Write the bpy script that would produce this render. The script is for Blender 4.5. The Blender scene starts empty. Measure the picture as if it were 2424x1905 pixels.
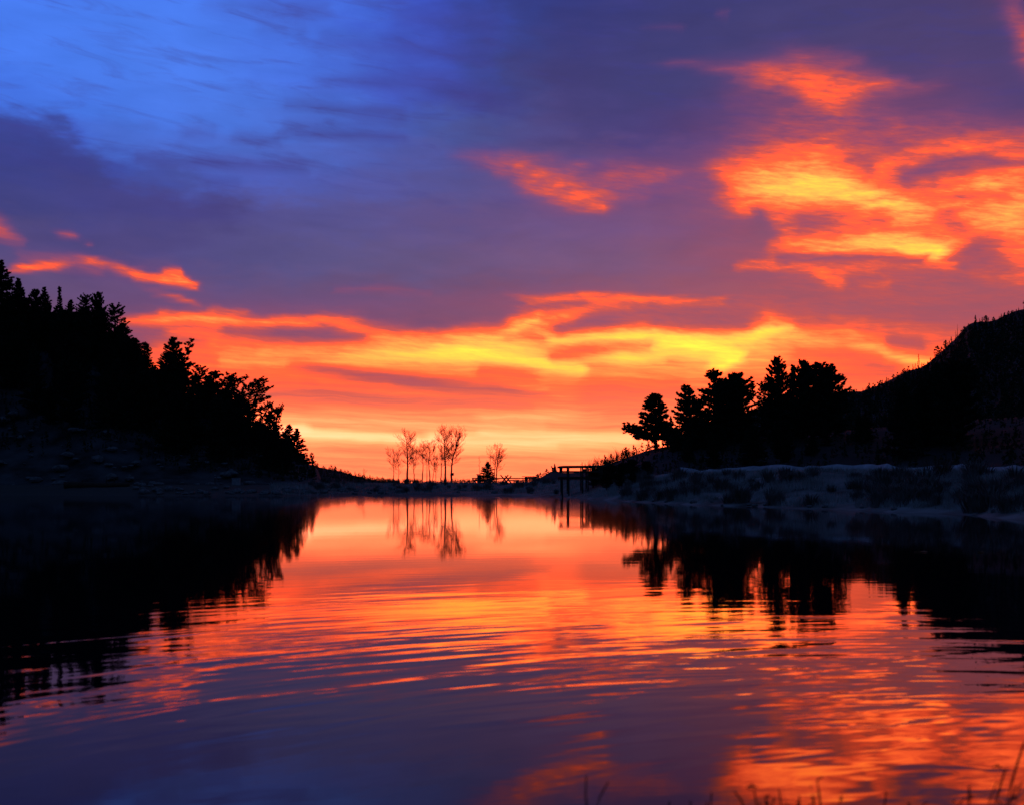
import bpy, math, random
import numpy as np

# ------------------------------------------------------------------ camera
F, CX, HY, CH = 2599.0, 1212.0, 1142.0, 1.6        # lens in photo pixels, centre column, horizon row, eye height (m)
sc = bpy.context.scene
col = sc.collection
cam_d = bpy.data.cameras.new('camera')
cam = bpy.data.objects.new('camera', cam_d)
col.objects.link(cam)
cam.location = (0, 0, CH)
cam.rotation_euler = (math.radians(90), 0, 0)
cam_d.sensor_width = 36
cam_d.lens = F / 2424 * 36
cam_d.shift_y = (HY - 952.5) / 2424
cam_d.clip_end = 8000
cam_d.dof.use_dof = True
cam_d.dof.focus_distance = 120
cam_d.dof.aperture_fstop = 1.9
sc.camera = cam

sc.render.engine = 'CYCLES'
sc.view_settings.view_transform = 'Standard'
sc.view_settings.look = 'None'
sc.view_settings.exposure = 0
sc.view_settings.gamma = 1
sc.view_settings.use_curve_mapping = False
sc.cycles.max_bounces = 5
sc.cycles.sample_clamp_indirect = 4

R = math.radians


def lin(r, g, b):
    def f(c):
        c /= 255
        return c / 12.92 if c <= .04045 else ((c + .055) / 1.055) ** 2.4
    return (f(r), f(g), f(b))


# ------------------------------------------------------------------ sky
# The clouds are described as strokes and pools of light over the western sky; a table over
# azimuth and elevation holds how strongly the low sun lights the cloud deck from below (heat)
# and how dense the unlit cloud is (shade); noise in sky coordinates gives fibres and edges.
AZ0, AZ1, NCOL = -32.0, 32.0, 250
GX = np.linspace(AZ0, AZ1, NCOL)
GE = np.concatenate([np.arange(53) * .22, 11.44 + .42 * np.arange(1, 38)])     # row elevations: finer near the horizon
NR = len(GE)
AZG, ELG = np.meshgrid(GX, GE)
TX = CX + F * np.tan(np.radians(AZG))
TY = HY - F * np.tan(np.radians(ELG)) / np.cos(np.radians(AZG))
HEAT = np.zeros_like(TX)
SHADE = np.zeros_like(TX)

base_rows = [(-300, .0), (250, .03), (420, .1), (560, .12), (650, .15), (700, .18), (740, .24), (775, .35), (800, .48), (830, .57), (870, .58), (930, .55), (960, .56),
             (985, .62), (1005, .66), (1030, .74), (1060, .69), (1090, .64), (1142, .63)]
HEAT += np.interp(TY, [a for a, b in base_rows], [b for a, b in base_rows])
# cooler to the left above the ridge, warmer on the right
HEAT += np.interp(TX, [0, 600, 1200, 1700, 2424], [-.12, -.07, 0, .05, .09]) * np.clip((TY - 250) / 300, 0, 1) * np.clip((860 - TY) / 120, 0, 1)


def seg_d(ax, ay, bx, by, wa, wb, ha, hb):
    dx, dy = bx - ax, by - ay
    L2 = dx * dx + dy * dy + 1e-6
    t = np.clip(((TX - ax) * dx + (TY - ay) * dy) / L2, 0, 1)
    d = np.hypot(TX - ax - t * dx, TY - ay - t * dy)
    w = wa + (wb - wa) * t
    return d / np.maximum(w, 7.5), ha + (hb - ha) * t


DIPS = []


def stroke(pts, dst='lift', soft=2.0, final=False):
    """pts: (x, y, width, heat); the strongest segment wins; blends the table towards the given heat."""
    global HEAT, SHADE
    if dst == 'dip' and not final:
        DIPS.append(pts)
        return
    G = np.zeros_like(TX)
    V = np.zeros_like(TX)
    if len(pts) == 1:
        pts = [pts[0], (pts[0][0] + 1,) + tuple(pts[0][1:])]
    for (ax, ay, wa, ha), (bx, by, wb, hb) in zip(pts[:-1], pts[1:]):
        q, h = seg_d(ax, ay, bx, by, wa, wb, ha, hb)
        g = np.exp(-.45 * q ** soft)
        m = g > G
        G = np.where(m, g, G)
        V = np.where(m, h, V)
    if dst == 'lift':
        HEAT = np.where(V > HEAT, HEAT + (V - HEAT) * G, HEAT)
    elif dst == 'dip':
        HEAT = np.where(V < HEAT, HEAT + (V - HEAT) * G, HEAT)
    elif dst == 'shade':
        SHADE = np.maximum(SHADE, V * G)


W = 'lift'
# --- wide pools of glow first
stroke([(1780, 330, 70, .26), (2000, 320, 70, .32), (2260, 320, 60, .3), (2424, 420, 70, .3)])
stroke([(1850, 690, 60, .32), (2150, 720, 60, .34), (2424, 760, 60, .28)])
stroke([(1880, 480, 150, .4), (2080, 500, 140, .45), (2350, 500, 150, .46)])
stroke([(1150, 830, 50, .7), (1500, 832, 50, .74), (1800, 820, 45, .73)])
stroke([(560, 845, 45, .6), (800, 845, 45, .64), (1100, 840, 45, .7)])
stroke([(1900, 820, 40, .62), (2150, 845, 35, .64)])
# --- upper right cloud
stroke([(1800, 200, 70, .3), (1900, 205, 85, .36), (2010, 215, 75, .34), (2120, 225, 40, .28)])
stroke([(1597, 153, 9, .26), (1742, 162, 12, .36), (1814, 172, 15, .48), (1881, 190, 20, .5), (1925, 217, 22, .56), (1975, 238, 16, .55)])
stroke([(1925, 210, 24, .56), (2020, 206, 20, .54), (2082, 198, 14, .5), (2180, 204, 8, .28)])
stroke([(1960, 246, 14, .5), (2015, 279, 16, .42), (2090, 285, 9, .3)])
stroke([(1800, 279, 14, .28), (1850, 276, 14, .36)])
stroke([(1840, 130, 12, .26), (1881, 131, 13, .36), (1959, 134, 13, .36), (2037, 145, 11, .32)])
stroke([(1700, 25, 10, .25), (1715, 40, 10, .3)])
stroke([(1530, 60, 12, .2), (1610, 66, 14, .25)])
stroke([(2395, 10, 35, .34), (2424, 90, 40, .44), (2470, 130, 50, .44)])
for p in ([(1480, 168, 8, .2), (1600, 152, 8, .3), (1740, 160, 8, .36)], [(2080, 198, 8, .42), (2190, 212, 8, .34), (2300, 206, 8, .24)], [(1990, 252, 8, .42), (2110, 263, 8, .34), (2210, 262, 8, .24)],
          [(1760, 190, 9, .36), (1860, 210, 9, .42)], [(1720, 240, 9, .28), (1830, 246, 9, .34), (1900, 262, 9, .36)], [(1900, 160, 8, .4), (1990, 172, 8, .38), (2070, 180, 8, .3)],
          [(1200, 366, 8, .34), (1320, 382, 8, .36), (1400, 400, 8, .34)], [(1170, 410, 8, .32), (1250, 448, 9, .42), (1340, 480, 9, .42), (1440, 502, 8, .34)], [(1480, 398, 8, .36), (1580, 400, 8, .4), (1700, 398, 8, .34)],
          [(1560, 444, 9, .3), (1650, 450, 9, .32), (1730, 470, 10, .36)], [(1640, 405, 14, .34), (1720, 395, 16, .4)], [(2050, 285, 9, .3), (2150, 275, 8, .3), (2240, 282, 8, .3)], [(1700, 520, 12, .28), (1790, 510, 12, .36)],
          [(1850, 330, 20, .34), (1960, 340, 22, .42)], [(2330, 300, 10, .36), (2424, 316, 12, .38)], [(2330, 700, 18, .3), (2424, 690, 18, .3)]):
    stroke(p)
# --- middle cloud
stroke([(1190, 376, 8, .4), (1235, 396, 11, .46), (1280, 420, 12, .49), (1345, 446, 12, .51), (1400, 462, 11, .47)])
stroke([(1230, 424, 8, .44), (1300, 456, 11, .48), (1360, 476, 11, .53), (1425, 490, 10, .53)])
stroke([(1330, 430, 8, .46), (1400, 448, 9, .5), (1470, 462, 8, .44)])
stroke([(1300, 430, 60, .25), (1500, 430, 55, .27), (1650, 430, 30, .24)])
stroke([(1060, 362, 10, .26), (1130, 372, 22, .34), (1223, 395, 32, .39), (1268, 424, 34, .42), (1335, 448, 34, .44), (1396, 466, 28, .44), (1450, 475, 20, .4)])
stroke([(1452, 413, 20, .4), (1524, 415, 20, .42), (1569, 410, 15, .42), (1640, 412, 10, .3)])
stroke([(1430, 440, 26, .36), (1520, 460, 20, .33)])
# --- the big right cloud
stroke([(1712, 417, 24, .52), (1770, 432, 44, .63), (1850, 410, 46, .64), (1940, 392, 40, .63), (2010, 425, 38, .64), (2090, 452, 28, .64), (2150, 482, 20, .64)])
stroke([(1800, 442, 34, .72), (1860, 448, 34, .8), (1920, 446, 32, .87), (1993, 455, 26, .88), (2076, 474, 18, .82), (2132, 485, 15, .84), (2200, 500, 15, .7)])
stroke([(1770, 478, 14, .64), (1880, 480, 12, .66), (2000, 500, 12, .62), (2100, 512, 9, .66), (2185, 523, 9, .72)])
stroke([(2060, 420, 24, .58), (2120, 402, 24, .6), (2188, 379, 22, .6), (2271, 357, 19, .6), (2350, 349, 17, .56), (2440, 372, 18, .5)])
stroke([(2240, 455, 42, .62), (2340, 432, 36, .66), (2430, 412, 40, .58)])
stroke([(2180, 475, 38, .66), (2300, 503, 38, .7), (2385, 508, 44, .76), (2440, 510, 44, .7)])
stroke([(2260, 470, 12, .74), (2330, 440, 10, .72), (2370, 428, 10, .7)])
stroke([(1880, 545, 22, .46), (1960, 546, 26, .5), (2050, 540, 28, .54), (2190, 550, 28, .57)])
stroke([(2316, 540, 32, .62), (2290, 585, 22, .6)])
stroke([(2415, 560, 42, .6), (2405, 625, 34, .56)])
stroke([(1815, 584, 13, .6), (1881, 590, 19, .7), (1993, 590, 22, .72), (2076, 580, 28, .8), (2160, 589, 20, .86), (2205, 593, 17, .88), (2250, 582, 16, .72)])
stroke([(1790, 530, 9, .42), (1842, 525, 9, .6), (1870, 530, 8, .5)])
stroke([(1750, 632, 9, .5), (1810, 630, 10, .54), (1885, 629, 10, .54), (1940, 643, 15, .56), (1987, 672, 14, .56)])
stroke([(1940, 640, 14, .5), (2048, 632, 16, .5), (2105, 650, 9, .42)])
stroke([(2040, 682, 9, .44), (2102, 677, 10, .5)])
stroke([(1850, 677, 12, .36)])
stroke([(2160, 622, 9, .54), (2260, 621, 10, .6), (2325, 636, 9, .5)])
stroke([(2040, 320, 16, .34), (2115, 312, 18, .42)])
stroke([(2230, 300, 10, .34), (2290, 308, 11, .4), (2340, 322, 11, .38)])
stroke([(2080, 352, 26, .4), (2200, 350, 22, .4)])
# dark openings in it
stroke([(1830, 508, 8, .46), (1930, 505, 8, .5), (2010, 515, 8, .5), (2100, 528, 8, .52)], 'dip')
stroke([(2200, 460, 12, .52), (2290, 470, 10, .54), (2380, 465, 10, .52)], 'dip')
stroke([(2060, 395, 14, .42), (2010, 372, 12, .44)], 'dip')
stroke([(2330, 372, 9, .46), (2424, 386, 10, .44)], 'dip')
stroke([(2150, 418, 15, .34), (2230, 392, 14, .3), (2310, 384, 12, .34), (2390, 392, 10, .4)], 'dip')
stroke([(2120, 440, 16, .52), (2200, 428, 14, .5)], 'dip')
stroke([(2222, 515, 10, .5), (2255, 522, 13, .42), (2290, 538, 9, .5)], 'dip')
stroke([(2250, 607, 9, .44), (2310, 585, 16, .36), (2365, 562, 10, .46)], 'dip')
stroke([(2290, 625, 14, .36), (2350, 612, 16, .4), (2385, 640, 10, .46)], 'dip')
stroke([(1790, 545, 30, .26), (1800, 510, 12, .3)], 'dip')
stroke([(1905, 530, 16, .38), (1960, 520, 10, .44)], 'dip')
stroke([(1840, 612, 8, .34), (1940, 615, 8, .34), (2080, 611, 8, .36), (2180, 613, 8, .4)], 'dip')
# --- thin streak under it
stroke([(1190, 698, 8, .34), (1257, 713, 9, .5), (1384, 702, 9, .6), (1474, 707, 10, .6), (1595, 713, 10, .62), (1655, 717, 9, .58), (1722, 717, 7, .5)])
stroke([(1480, 722, 13, .52), (1402, 734, 14, .6), (1353, 750, 14, .64), (1293, 752, 14, .6), (1287, 780, 14, .7)])
stroke([(900, 735, 26, .26), (1050, 742, 30, .25), (1170, 740, 28, .27)], 'dip')
stroke([(1330, 776, 10, .42), (1380, 764, 14, .36), (1430, 754, 17, .34), (1500, 750, 14, .4)], 'dip')
stroke([(1545, 752, 20, .38), (1640, 757, 22, .36), (1760, 762, 18, .38)], 'dip')
# --- main glow
stroke([(1100, 790, 16, .8), (1223, 776, 16, .84), (1275, 758, 12, .74)])
stroke([(1320, 803, 13, .84), (1414, 796, 13, .9), (1535, 793, 12, .98), (1655, 796, 13, 1.0), (1776, 796, 12, .97), (1837, 781, 14, .86), (1865, 775, 12, .78), (1824, 757, 11, .68)])
stroke([(1570, 808, 10, .93), (1640, 818, 13, .98), (1700, 828, 12, .95), (1755, 838, 10, .93)])
stroke([(1560, 830, 10, .86), (1680, 842, 10, .88), (1750, 850, 9, .94), (1716, 865, 9, .96), (1680, 862, 8, .88)])
stroke([(1040, 836, 14, .86), (1124, 838, 16, .92), (1203, 847, 13, .95), (1293, 864, 12, .95), (1370, 877, 11, .9)])
stroke([(1100, 816, 14, .84), (1200, 815, 13, .86), (1300, 812, 12, .8)])
stroke([(1400, 850, 10, .8), (1474, 847, 10, .95), (1560, 852, 9, .85)])
stroke([(1311, 842, 11, .58), (1400, 826, 12, .56), (1540, 817, 8, .66)], 'dip')
stroke([(1200, 798, 7, .64), (1290, 799, 7, .58)], 'dip')
stroke([(1867, 801, 20, .75), (1957, 813, 15, .7), (2048, 825, 12, .7), (2108, 842, 11, .8), (2169, 858, 11, .82), (2205, 858, 11, .76)])
stroke([(1969, 763, 10, .5), (2036, 763, 9, .52), (2102, 780, 9, .5), (2163, 777, 8, .42)])
stroke([(1930, 785, 10, .58), (2006, 790, 10, .65), (2078, 808, 10, .62)])
stroke([(2120, 808, 14, .42), (2190, 815, 14, .42)], 'dip')
stroke([(1890, 842, 14, .58), (1990, 838, 16, .54), (2060, 855, 12, .56)], 'dip')
stroke([(2100, 875, 14, .52), (2000, 890, 18, .54)], 'dip')
stroke([(1900, 880, 10, .66), (2050, 872, 8, .64)])
# --- lower middle
stroke([(690, 862, 8, .54), (760, 874, 10, .46), (865, 892, 12, .43), (968, 904, 13, .41), (1100, 918, 13, .43), (1210, 927, 11, .44), (1300, 934, 8, .52)], 'dip')
stroke([(1150, 885, 10, .55), (1260, 892, 10, .56)], 'dip')
stroke([(1130, 895, 9, .66), (1233, 910, 9, .7), (1295, 926, 8, .72)])
stroke([(760, 905, 7, .64), (900, 920, 7, .62), (1020, 935, 7, .58)])
stroke([(517, 852, 7, .7), (712, 861, 8, .7), (820, 852, 11, .78), (968, 841, 14, .82), (1095, 833, 13, .95), (1150, 838, 12, .93)])
stroke([(620, 832, 7, .66), (760, 838, 8, .7)])
stroke([(540, 905, 7, .62), (700, 915, 7, .62)])
stroke([(560, 922, 14, .52), (700, 930, 16, .49), (860, 938, 15, .48), (1000, 950, 12, .5), (1250, 957, 9, .53)], 'dip')
stroke([(1400, 940, 25, .52), (1600, 930, 22, .52)], 'dip')
stroke([(1380, 895, 12, .64), (1480, 890, 10, .62)])
# --- bands at the horizon
stroke([(450, 980, 9, .68), (686, 985, 9, .7), (800, 990, 8, .7), (993, 1012, 8, .76), (1223, 1024, 8, .7)])
stroke([(450, 1015, 12, .8), (690, 1022, 12, .94), (800, 1028, 13, .97), (916, 1035, 13, .96), (1070, 1047, 11, .86), (1312, 1052, 9, .8)])
stroke([(740, 1008, 6, .64), (900, 1018, 6, .64), (1000, 1026, 6, .64)], 'dip')
stroke([(720, 1060, 10, .62), (900, 1064, 12, .6), (1060, 1080, 12, .62)], 'dip')
stroke([(1142, 1024, 8, .82), (1353, 1036, 9, .86), (1500, 1040, 9, .82)])
stroke([(1142, 990, 9, .7), (1414, 984, 10, .68)])
stroke([(1300, 1005, 7, .62), (1480, 1010, 7, .62)], 'dip')
# --- left
stroke([(287, 760, 9, .58), (343, 762, 12, .62), (430, 757, 15, .66), (507, 761, 14, .7), (609, 766, 11, .72), (686, 764, 10, .68), (763, 759, 9, .62), (840, 759, 8, .55), (930, 761, 7, .44)])
stroke([(389, 743, 10, .5)])
stroke([(500, 738, 9, .48), (579, 741, 9, .46)])
stroke([(405, 786, 9, .52), (456, 791, 8, .56), (540, 788, 8, .5)])
stroke([(530, 785, 10, .42), (600, 787, 12, .4), (690, 789, 14, .34), (770, 792, 13, .34), (860, 800, 8, .42)], 'dip')
stroke([(300, 800, 18, .36), (370, 790, 8, .36)], 'dip')
stroke([(810, 772, 9, .58), (891, 788, 12, .66), (960, 800, 13, .74), (1044, 800, 14, .77), (1121, 788, 15, .82)])
stroke([(500, 815, 9, .58), (620, 818, 9, .6), (700, 812, 9, .58)])
stroke([(277, 634, 8, .5), (328, 652, 9, .6), (379, 662, 10, .62), (425, 664, 12, .66), (470, 678, 7, .58)])
stroke([(395, 652, 12, .62), (424, 648, 11, .62)])
stroke([(320, 680, 10, .26), (379, 697, 9, .4), (420, 704, 8, .5), (465, 718, 8, .42)])
stroke([(130, 632, 10, .44), (175, 622, 14, .37), (230, 624, 14, .37), (280, 636, 12, .42), (330, 653, 10, .5)])
stroke([(20, 641, 8, .5), (58, 637, 10, .6), (95, 634, 11, .62), (130, 630, 10, .58), (170, 630, 8, .42)])
stroke([(180, 611, 7, .36), (205, 613, 7, .48), (234, 619, 8, .56), (262, 627, 7, .48)])
stroke([(60, 612, 18, .32), (150, 612, 16, .34), (230, 640, 15, .34)])
stroke([(-20, 530, 26, .46), (10, 550, 26, .44), (45, 570, 18, .34)])
stroke([(140, 549, 7, .34), (184, 557, 7, .42), (223, 579, 7, .34)])
stroke([(788, 688, 8, .32), (900, 684, 9, .33), (1020, 694, 8, .3)])
stroke([(507, 724, 9, .38)])
# --- unlit cloud streaks in the clear blue part
for p in ([(680, 304, 10, .7), (800, 318, 10, .8), (948, 329, 9, .6)], [(558, 329, 9, .5), (620, 333, 11, .6), (669, 337, 9, .5)],
          [(686, 245, 9, .5), (800, 258, 11, .6), (948, 273, 12, .6)], [(742, 201, 9, .4), (837, 193, 12, .5), (1004, 196, 20, .6), (1143, 232, 22, .8), (1220, 240, 20, .5)],
          [(500, 12, 16, .25), (600, 18, 18, .45), (697, 28, 18, .6), (770, 25, 14, .5)], [(613, 61, 14, .3), (700, 68, 14, .35)],
          [(760, 90, 14, .35), (870, 110, 18, .4), (1000, 115, 18, .45), (1140, 130, 20, .5)],
          [(335, 374, 12, .6), (502, 385, 13, .7), (620, 395, 12, .7), (720, 402, 11, .5)], [(490, 437, 10, .5), (560, 440, 10, .5)],
          [(441, 321, 9, .4), (500, 316, 9, .4)], [(960, 40, 25, .4), (1150, 60, 30, .5)], [(200, 470, 50, .35), (400, 500, 50, .4), (520, 520, 40, .35)]):
    stroke(p, 'shade')


def blur(T, sx, sy):
    def k(s):
        r = int(3 * s) + 1
        g = np.exp(-.5 * (np.arange(-r, r + 1) / s) ** 2)
        return g / g.sum(), r
    for ax, s in ((0, sy), (1, sx)):
        g, r = k(s)
        pad = [(0, 0), (0, 0)]
        pad[ax] = (r, r)
        P = np.pad(T, pad, mode='edge')
        T = np.apply_along_axis(lambda v: np.convolve(v, g, mode='valid'), ax, P)
    return T


HEAT = np.maximum(HEAT, .88 * blur(HEAT, 6.0, 2.2))      # the glow that thin cloud round each lit patch picks up
HEAT = np.maximum(HEAT, .8 * blur(HEAT, 14.0, 5.0))
for p in DIPS:
    stroke(p, 'dip', final=True)
HEAT = np.clip(HEAT, 0, 1)
SHADE = np.clip(SHADE, 0, 1)

# colours of the unlit sky, rows over elevation
BG = {
    -60: [(0, (62, 110, 225)), (500, (66, 112, 225)), (800, (58, 92, 200)), (1000, (52, 72, 161)), (1200, (46, 52, 120)), (1600, (56, 52, 109)), (2424, (84, 54, 97))],
    0: [(0, (70, 122, 238)), (500, (72, 122, 238)), (800, (66, 104, 216)), (1000, (58, 84, 195)), (1150, (52, 68, 155)), (1300, (50, 58, 129)), (1600, (58, 58, 117)), (2000, (66, 60, 113)), (2300, (76, 60, 108)), (2424, (90, 60, 100))],
    200: [(0, (70, 122, 238)), (500, (74, 122, 234)), (800, (68, 104, 212)), (1000, (62, 82, 184)), (1150, (58, 70, 149)), (1300, (62, 60, 120)), (1500, (62, 60, 118)), (2000, (72, 62, 113)), (2424, (76, 62, 113))],
    310: [(0, (66, 112, 225)), (250, (70, 118, 230)), (500, (72, 116, 222)), (700, (72, 108, 208)), (900, (68, 92, 184)), (1100, (70, 80, 149)), (1300, (74, 68, 129)), (1500, (68, 60, 120)), (1800, (84, 62, 113)), (2100, (92, 64, 110)), (2424, (76, 62, 115))],
    370: [(0, (56, 68, 149)), (120, (58, 72, 155)), (220, (68, 104, 208)), (400, (72, 108, 210)), (600, (74, 104, 200)), (900, (74, 88, 170)), (1100, (78, 80, 149)), (1300, (82, 72, 130)), (1600, (92, 66, 120)), (2424, (92, 64, 111))],
    440: [(0, (56, 62, 135)), (180, (58, 64, 137)), (300, (62, 80, 170)), (420, (66, 80, 162)), (540, (74, 94, 188)), (700, (76, 90, 177)), (900, (80, 84, 159)), (1100, (82, 78, 141)), (1300, (88, 76, 134)), (1600, (104, 72, 124)), (1750, (112, 72, 117)), (2424, (110, 70, 109))],
    520: [(0, (62, 64, 130)), (300, (68, 66, 130)), (500, (72, 66, 127)), (600, (78, 74, 137)), (800, (84, 80, 143)), (1000, (90, 78, 136)), (1200, (98, 78, 132)), (1500, (112, 78, 125)), (1750, (124, 78, 113)), (2424, (130, 76, 103))],
    620: [(0, (78, 70, 124)), (300, (76, 68, 127)), (600, (82, 76, 132)), (900, (92, 80, 130)), (1200, (106, 80, 125)), (1500, (122, 82, 120)), (1750, (142, 80, 104)), (2424, (160, 82, 90))],
    720: [(0, (94, 74, 118)), (300, (98, 74, 120)), (600, (98, 76, 122)), (900, (106, 76, 117)), (1100, (116, 76, 111)), (1300, (128, 78, 108)), (1600, (146, 84, 101)), (1900, (166, 86, 89)), (2424, (164, 90, 92))],
    830: [(0, (110, 76, 111)), (600, (128, 78, 103)), (1100, (150, 80, 97)), (1600, (170, 82, 90)), (2424, (176, 86, 87))],
    1142: [(0, (150, 86, 96)), (1200, (190, 90, 83)), (2424, (170, 84, 84))],
}


def build_world():
    w = bpy.data.worlds.new('World')
    sc.world = w
    w.use_nodes = True
    w.cycles.sampling_method = 'MANUAL'
    w.cycles.sample_map_resolution = 512
    nt = w.node_tree
    nt.nodes.clear()
    N, Lk = nt.nodes.new, nt.links.new

    def plug(sock, v):
        if isinstance(v, bpy.types.NodeSocket):
            Lk(v, sock)
        else:
            sock.default_value = v

    def M(op, a, b=None, c=None, clamp=False):
        n = N('ShaderNodeMath')
        n.operation = op
        n.use_clamp = clamp
        for i, v in enumerate((a, b, c)):
            if v is not None:
                plug(n.inputs[i], v)
        return n.outputs[0]

    def V(op, a, b=None, c=None):
        n = N('ShaderNodeVectorMath')
        n.operation = op
        for i, v in enumerate((a, b, c)):
            if v is not None:
                plug(n.inputs[i], v)
        return n.outputs[0]

    def xyz(x, y, z):
        n = N('ShaderNodeCombineXYZ')
        for i, v in enumerate((x, y, z)):
            plug(n.inputs[i], v)
        return n.outputs[0]

    def noise(vec, scale, detail, rough=.55, dist=0.0):
        n = N('ShaderNodeTexNoise')
        plug(n.inputs['Vector'], vec)
        n.inputs['Scale'].default_value = scale
        n.inputs['Detail'].default_value = detail
        n.inputs['Roughness'].default_value = rough
        n.inputs['Distortion'].default_value = dist
        return n

    def smooth(x, a, b, lo=0.0, hi=1.0):
        n = N('ShaderNodeMapRange')
        n.interpolation_type = 'SMOOTHSTEP'
        plug(n.inputs['Value'], x)
        plug(n.inputs['From Min'], a)
        plug(n.inputs['From Max'], b)
        n.inputs['To Min'].default_value = lo
        n.inputs['To Max'].default_value = hi
        return n.outputs[0]

    def mix(f, a, b):
        n = N('ShaderNodeMix')
        n.data_type = 'RGBA'
        plug(n.inputs['Factor'], f)
        plug(n.inputs['A'], a)
        plug(n.inputs['B'], b)
        return n.outputs['Result']

    def curve_table(inp, xs, chans):
        n = N('ShaderNodeRGBCurve')
        cm = n.mapping
        cm.use_clip = False
        for k in range(3):
            ys = chans[k]
            c = cm.curves[k]
            c.points[0].location = (xs[0], ys[0])
            c.points[1].location = (xs[-1], ys[-1])
            for x, y in zip(xs[1:-1], ys[1:-1]):
                c.points.new(x, y)
        cm.update()
        plug(n.inputs['Color'], inp)
        return n.outputs['Color']

    tc = N('ShaderNodeTexCoord').outputs['Generated']
    sx = N('ShaderNodeSeparateXYZ')
    Lk(tc, sx.inputs[0])
    DEG = 57.29578
    az = M('MULTIPLY', M('ARCTAN2', sx.outputs[0], sx.outputs[1]), DEG)
    el = M('MULTIPLY', M('ARCSINE', sx.outputs[2]), DEG)
    el = M('MAXIMUM', el, 0.0)
    # warp the sky coordinates: broad swells and finer curls, stretched along the horizon
    sk = xyz(M('MULTIPLY', az, .10), M('MULTIPLY', el, .28), 3.1)
    n1 = noise(sk, 2.2, 5, .55)
    n2 = noise(V('ADD', sk, (7.3, 2.2, 1.0)), 6.0, 4, .52)
    near = smooth(el, 0.0, 6.0, .25, 1.0)
    d1 = V('SUBTRACT', n1.outputs['Color'], (.5, .5, .5))
    d2 = V('SUBTRACT', n2.outputs['Color'], (.5, .5, .5))
    s1 = N('ShaderNodeSeparateXYZ'); Lk(d1, s1.inputs[0])
    s2 = N('ShaderNodeSeparateXYZ'); Lk(d2, s2.inputs[0])
    wa = M('ADD', az, M('MULTIPLY', M('ADD', M('MULTIPLY', s1.outputs[0], 1.5), M('MULTIPLY', s2.outputs[0], .6)), near))
    we = M('ADD', el, M('MULTIPLY', M('ADD', M('MULTIPLY', s1.outputs[1], .5), M('MULTIPLY', s2.outputs[1], .2)), near))
    tilt = M('ADD', el, M('MULTIPLY', az, .10))
    # look the tables up
    t = M('DIVIDE', M('SUBTRACT', wa, AZ0), AZ1 - AZ0, clamp=True)
    tv = xyz(t, t, t)
    xs = [(g - AZ0) / (AZ1 - AZ0) for g in GX]
    e = M('ADD', M('MINIMUM', M('MULTIPLY', M('MAXIMUM', we, 0.0), 1 / .22), 52.0), M('MAXIMUM', M('MULTIPLY', M('SUBTRACT', we, 11.44), 1 / .42), 0.0))
    e = M('MINIMUM', e, NR - 1.0)

    def table(rows, T):
        acc = None
        for i in range(0, len(rows), 3):
            tr = (rows + [rows[-1]] * 2)[i:i + 3]
            used = [1.0 if i + k < len(rows) else 0.0 for k in range(3)]
            # (the tiny terms only chain the look-ups, so that they are evaluated one after another)
            tvi = tv if acc is None else V('MULTIPLY_ADD', xyz(acc, acc, acc), (1e-7, 1e-7, 1e-7), tv)
            c = curve_table(tvi, xs, [T[r].tolist() for r in tr])
            d = V('ABSOLUTE', V('SUBTRACT', V('MULTIPLY_ADD', c, (1e-7, 1e-7, 1e-7), ev), tuple(float(r) for r in tr)))
            wv = V('MAXIMUM', V('SUBTRACT', tuple(used), d), (0.0, 0.0, 0.0))
            n = N('ShaderNodeVectorMath')
            n.operation = 'DOT_PRODUCT'
            Lk(c, n.inputs[0])
            Lk(wv, n.inputs[1])
            acc = n.outputs['Value'] if acc is None else M('ADD', acc, n.outputs['Value'])
        return acc
    ev = xyz(e, e, e)
    heat = table(list(range(NR)), HEAT)
    shade = table([r for r in range(NR) if GE[r] > 13], SHADE)
    # unlit sky colours, their borders frayed more widely
    wb = M('ADD', az, M('ADD', M('MULTIPLY', s1.outputs[2], 5.0), M('MULTIPLY', s2.outputs[2], 3.5)))
    wg = M('ADD', el, M('ADD', M('MULTIPLY', s1.outputs[1], 1.5), M('MULTIPLY', s2.outputs[1], 1.6)))
    tb = M('DIVIDE', M('SUBTRACT', wb, AZ0), AZ1 - AZ0, clamp=True)
    tv = xyz(tb, tb, tb)
    we = wg
    cir = noise(xyz(M('MULTIPLY', az, .10), M('MULTIPLY', tilt, .62), 4.0), 2.6, 6, .6, .5)
    shade = M('ADD', shade, M('MULTIPLY', smooth(cir.outputs[0], .48, .74), M('MULTIPLY', .42, smooth(el, 12.0, 16.0))), clamp=True)
    ys = sorted(BG.keys(), reverse=True)
    bgc = None
    prev = None
    for y in ys:
        e_deg = math.degrees(math.atan((HY - y) / F))
        row = BG[y]
        bx = [(math.degrees(math.atan((x - CX) / F)) - AZ0) / (AZ1 - AZ0) for x, c in row]
        cl = [lin(*c) for x, c in row]
        pts = [0.0] + bx + [1.0]
        ch = [[cl[0][k]] + [c[k] for c in cl] + [cl[-1][k]] for k in range(3)]
        c = curve_table(tv, pts, ch)
        bgc = c if bgc is None else mix(smooth(we, prev, e_deg), bgc, c)
        prev = e_deg
    bgc = mix(M('MULTIPLY', shade, .85), bgc, lin(62, 60, 136) + (1,))
    # mottling of the deck
    mot = noise(xyz(M('MULTIPLY', az, .09), M('MULTIPLY', el, .3), 9.0), 3.0, 4, .5, .3)
    mm = M('ADD', .83, M('MULTIPLY', mot.outputs[0], .34))
    bgc = V('MULTIPLY', bgc, xyz(mm, mm, mm))
    # fibres: fine streaks, drawn out and slightly tilted; flat bars near the horizon
    tilt = M('ADD', el, M('MULTIPLY', az, .10))
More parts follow.
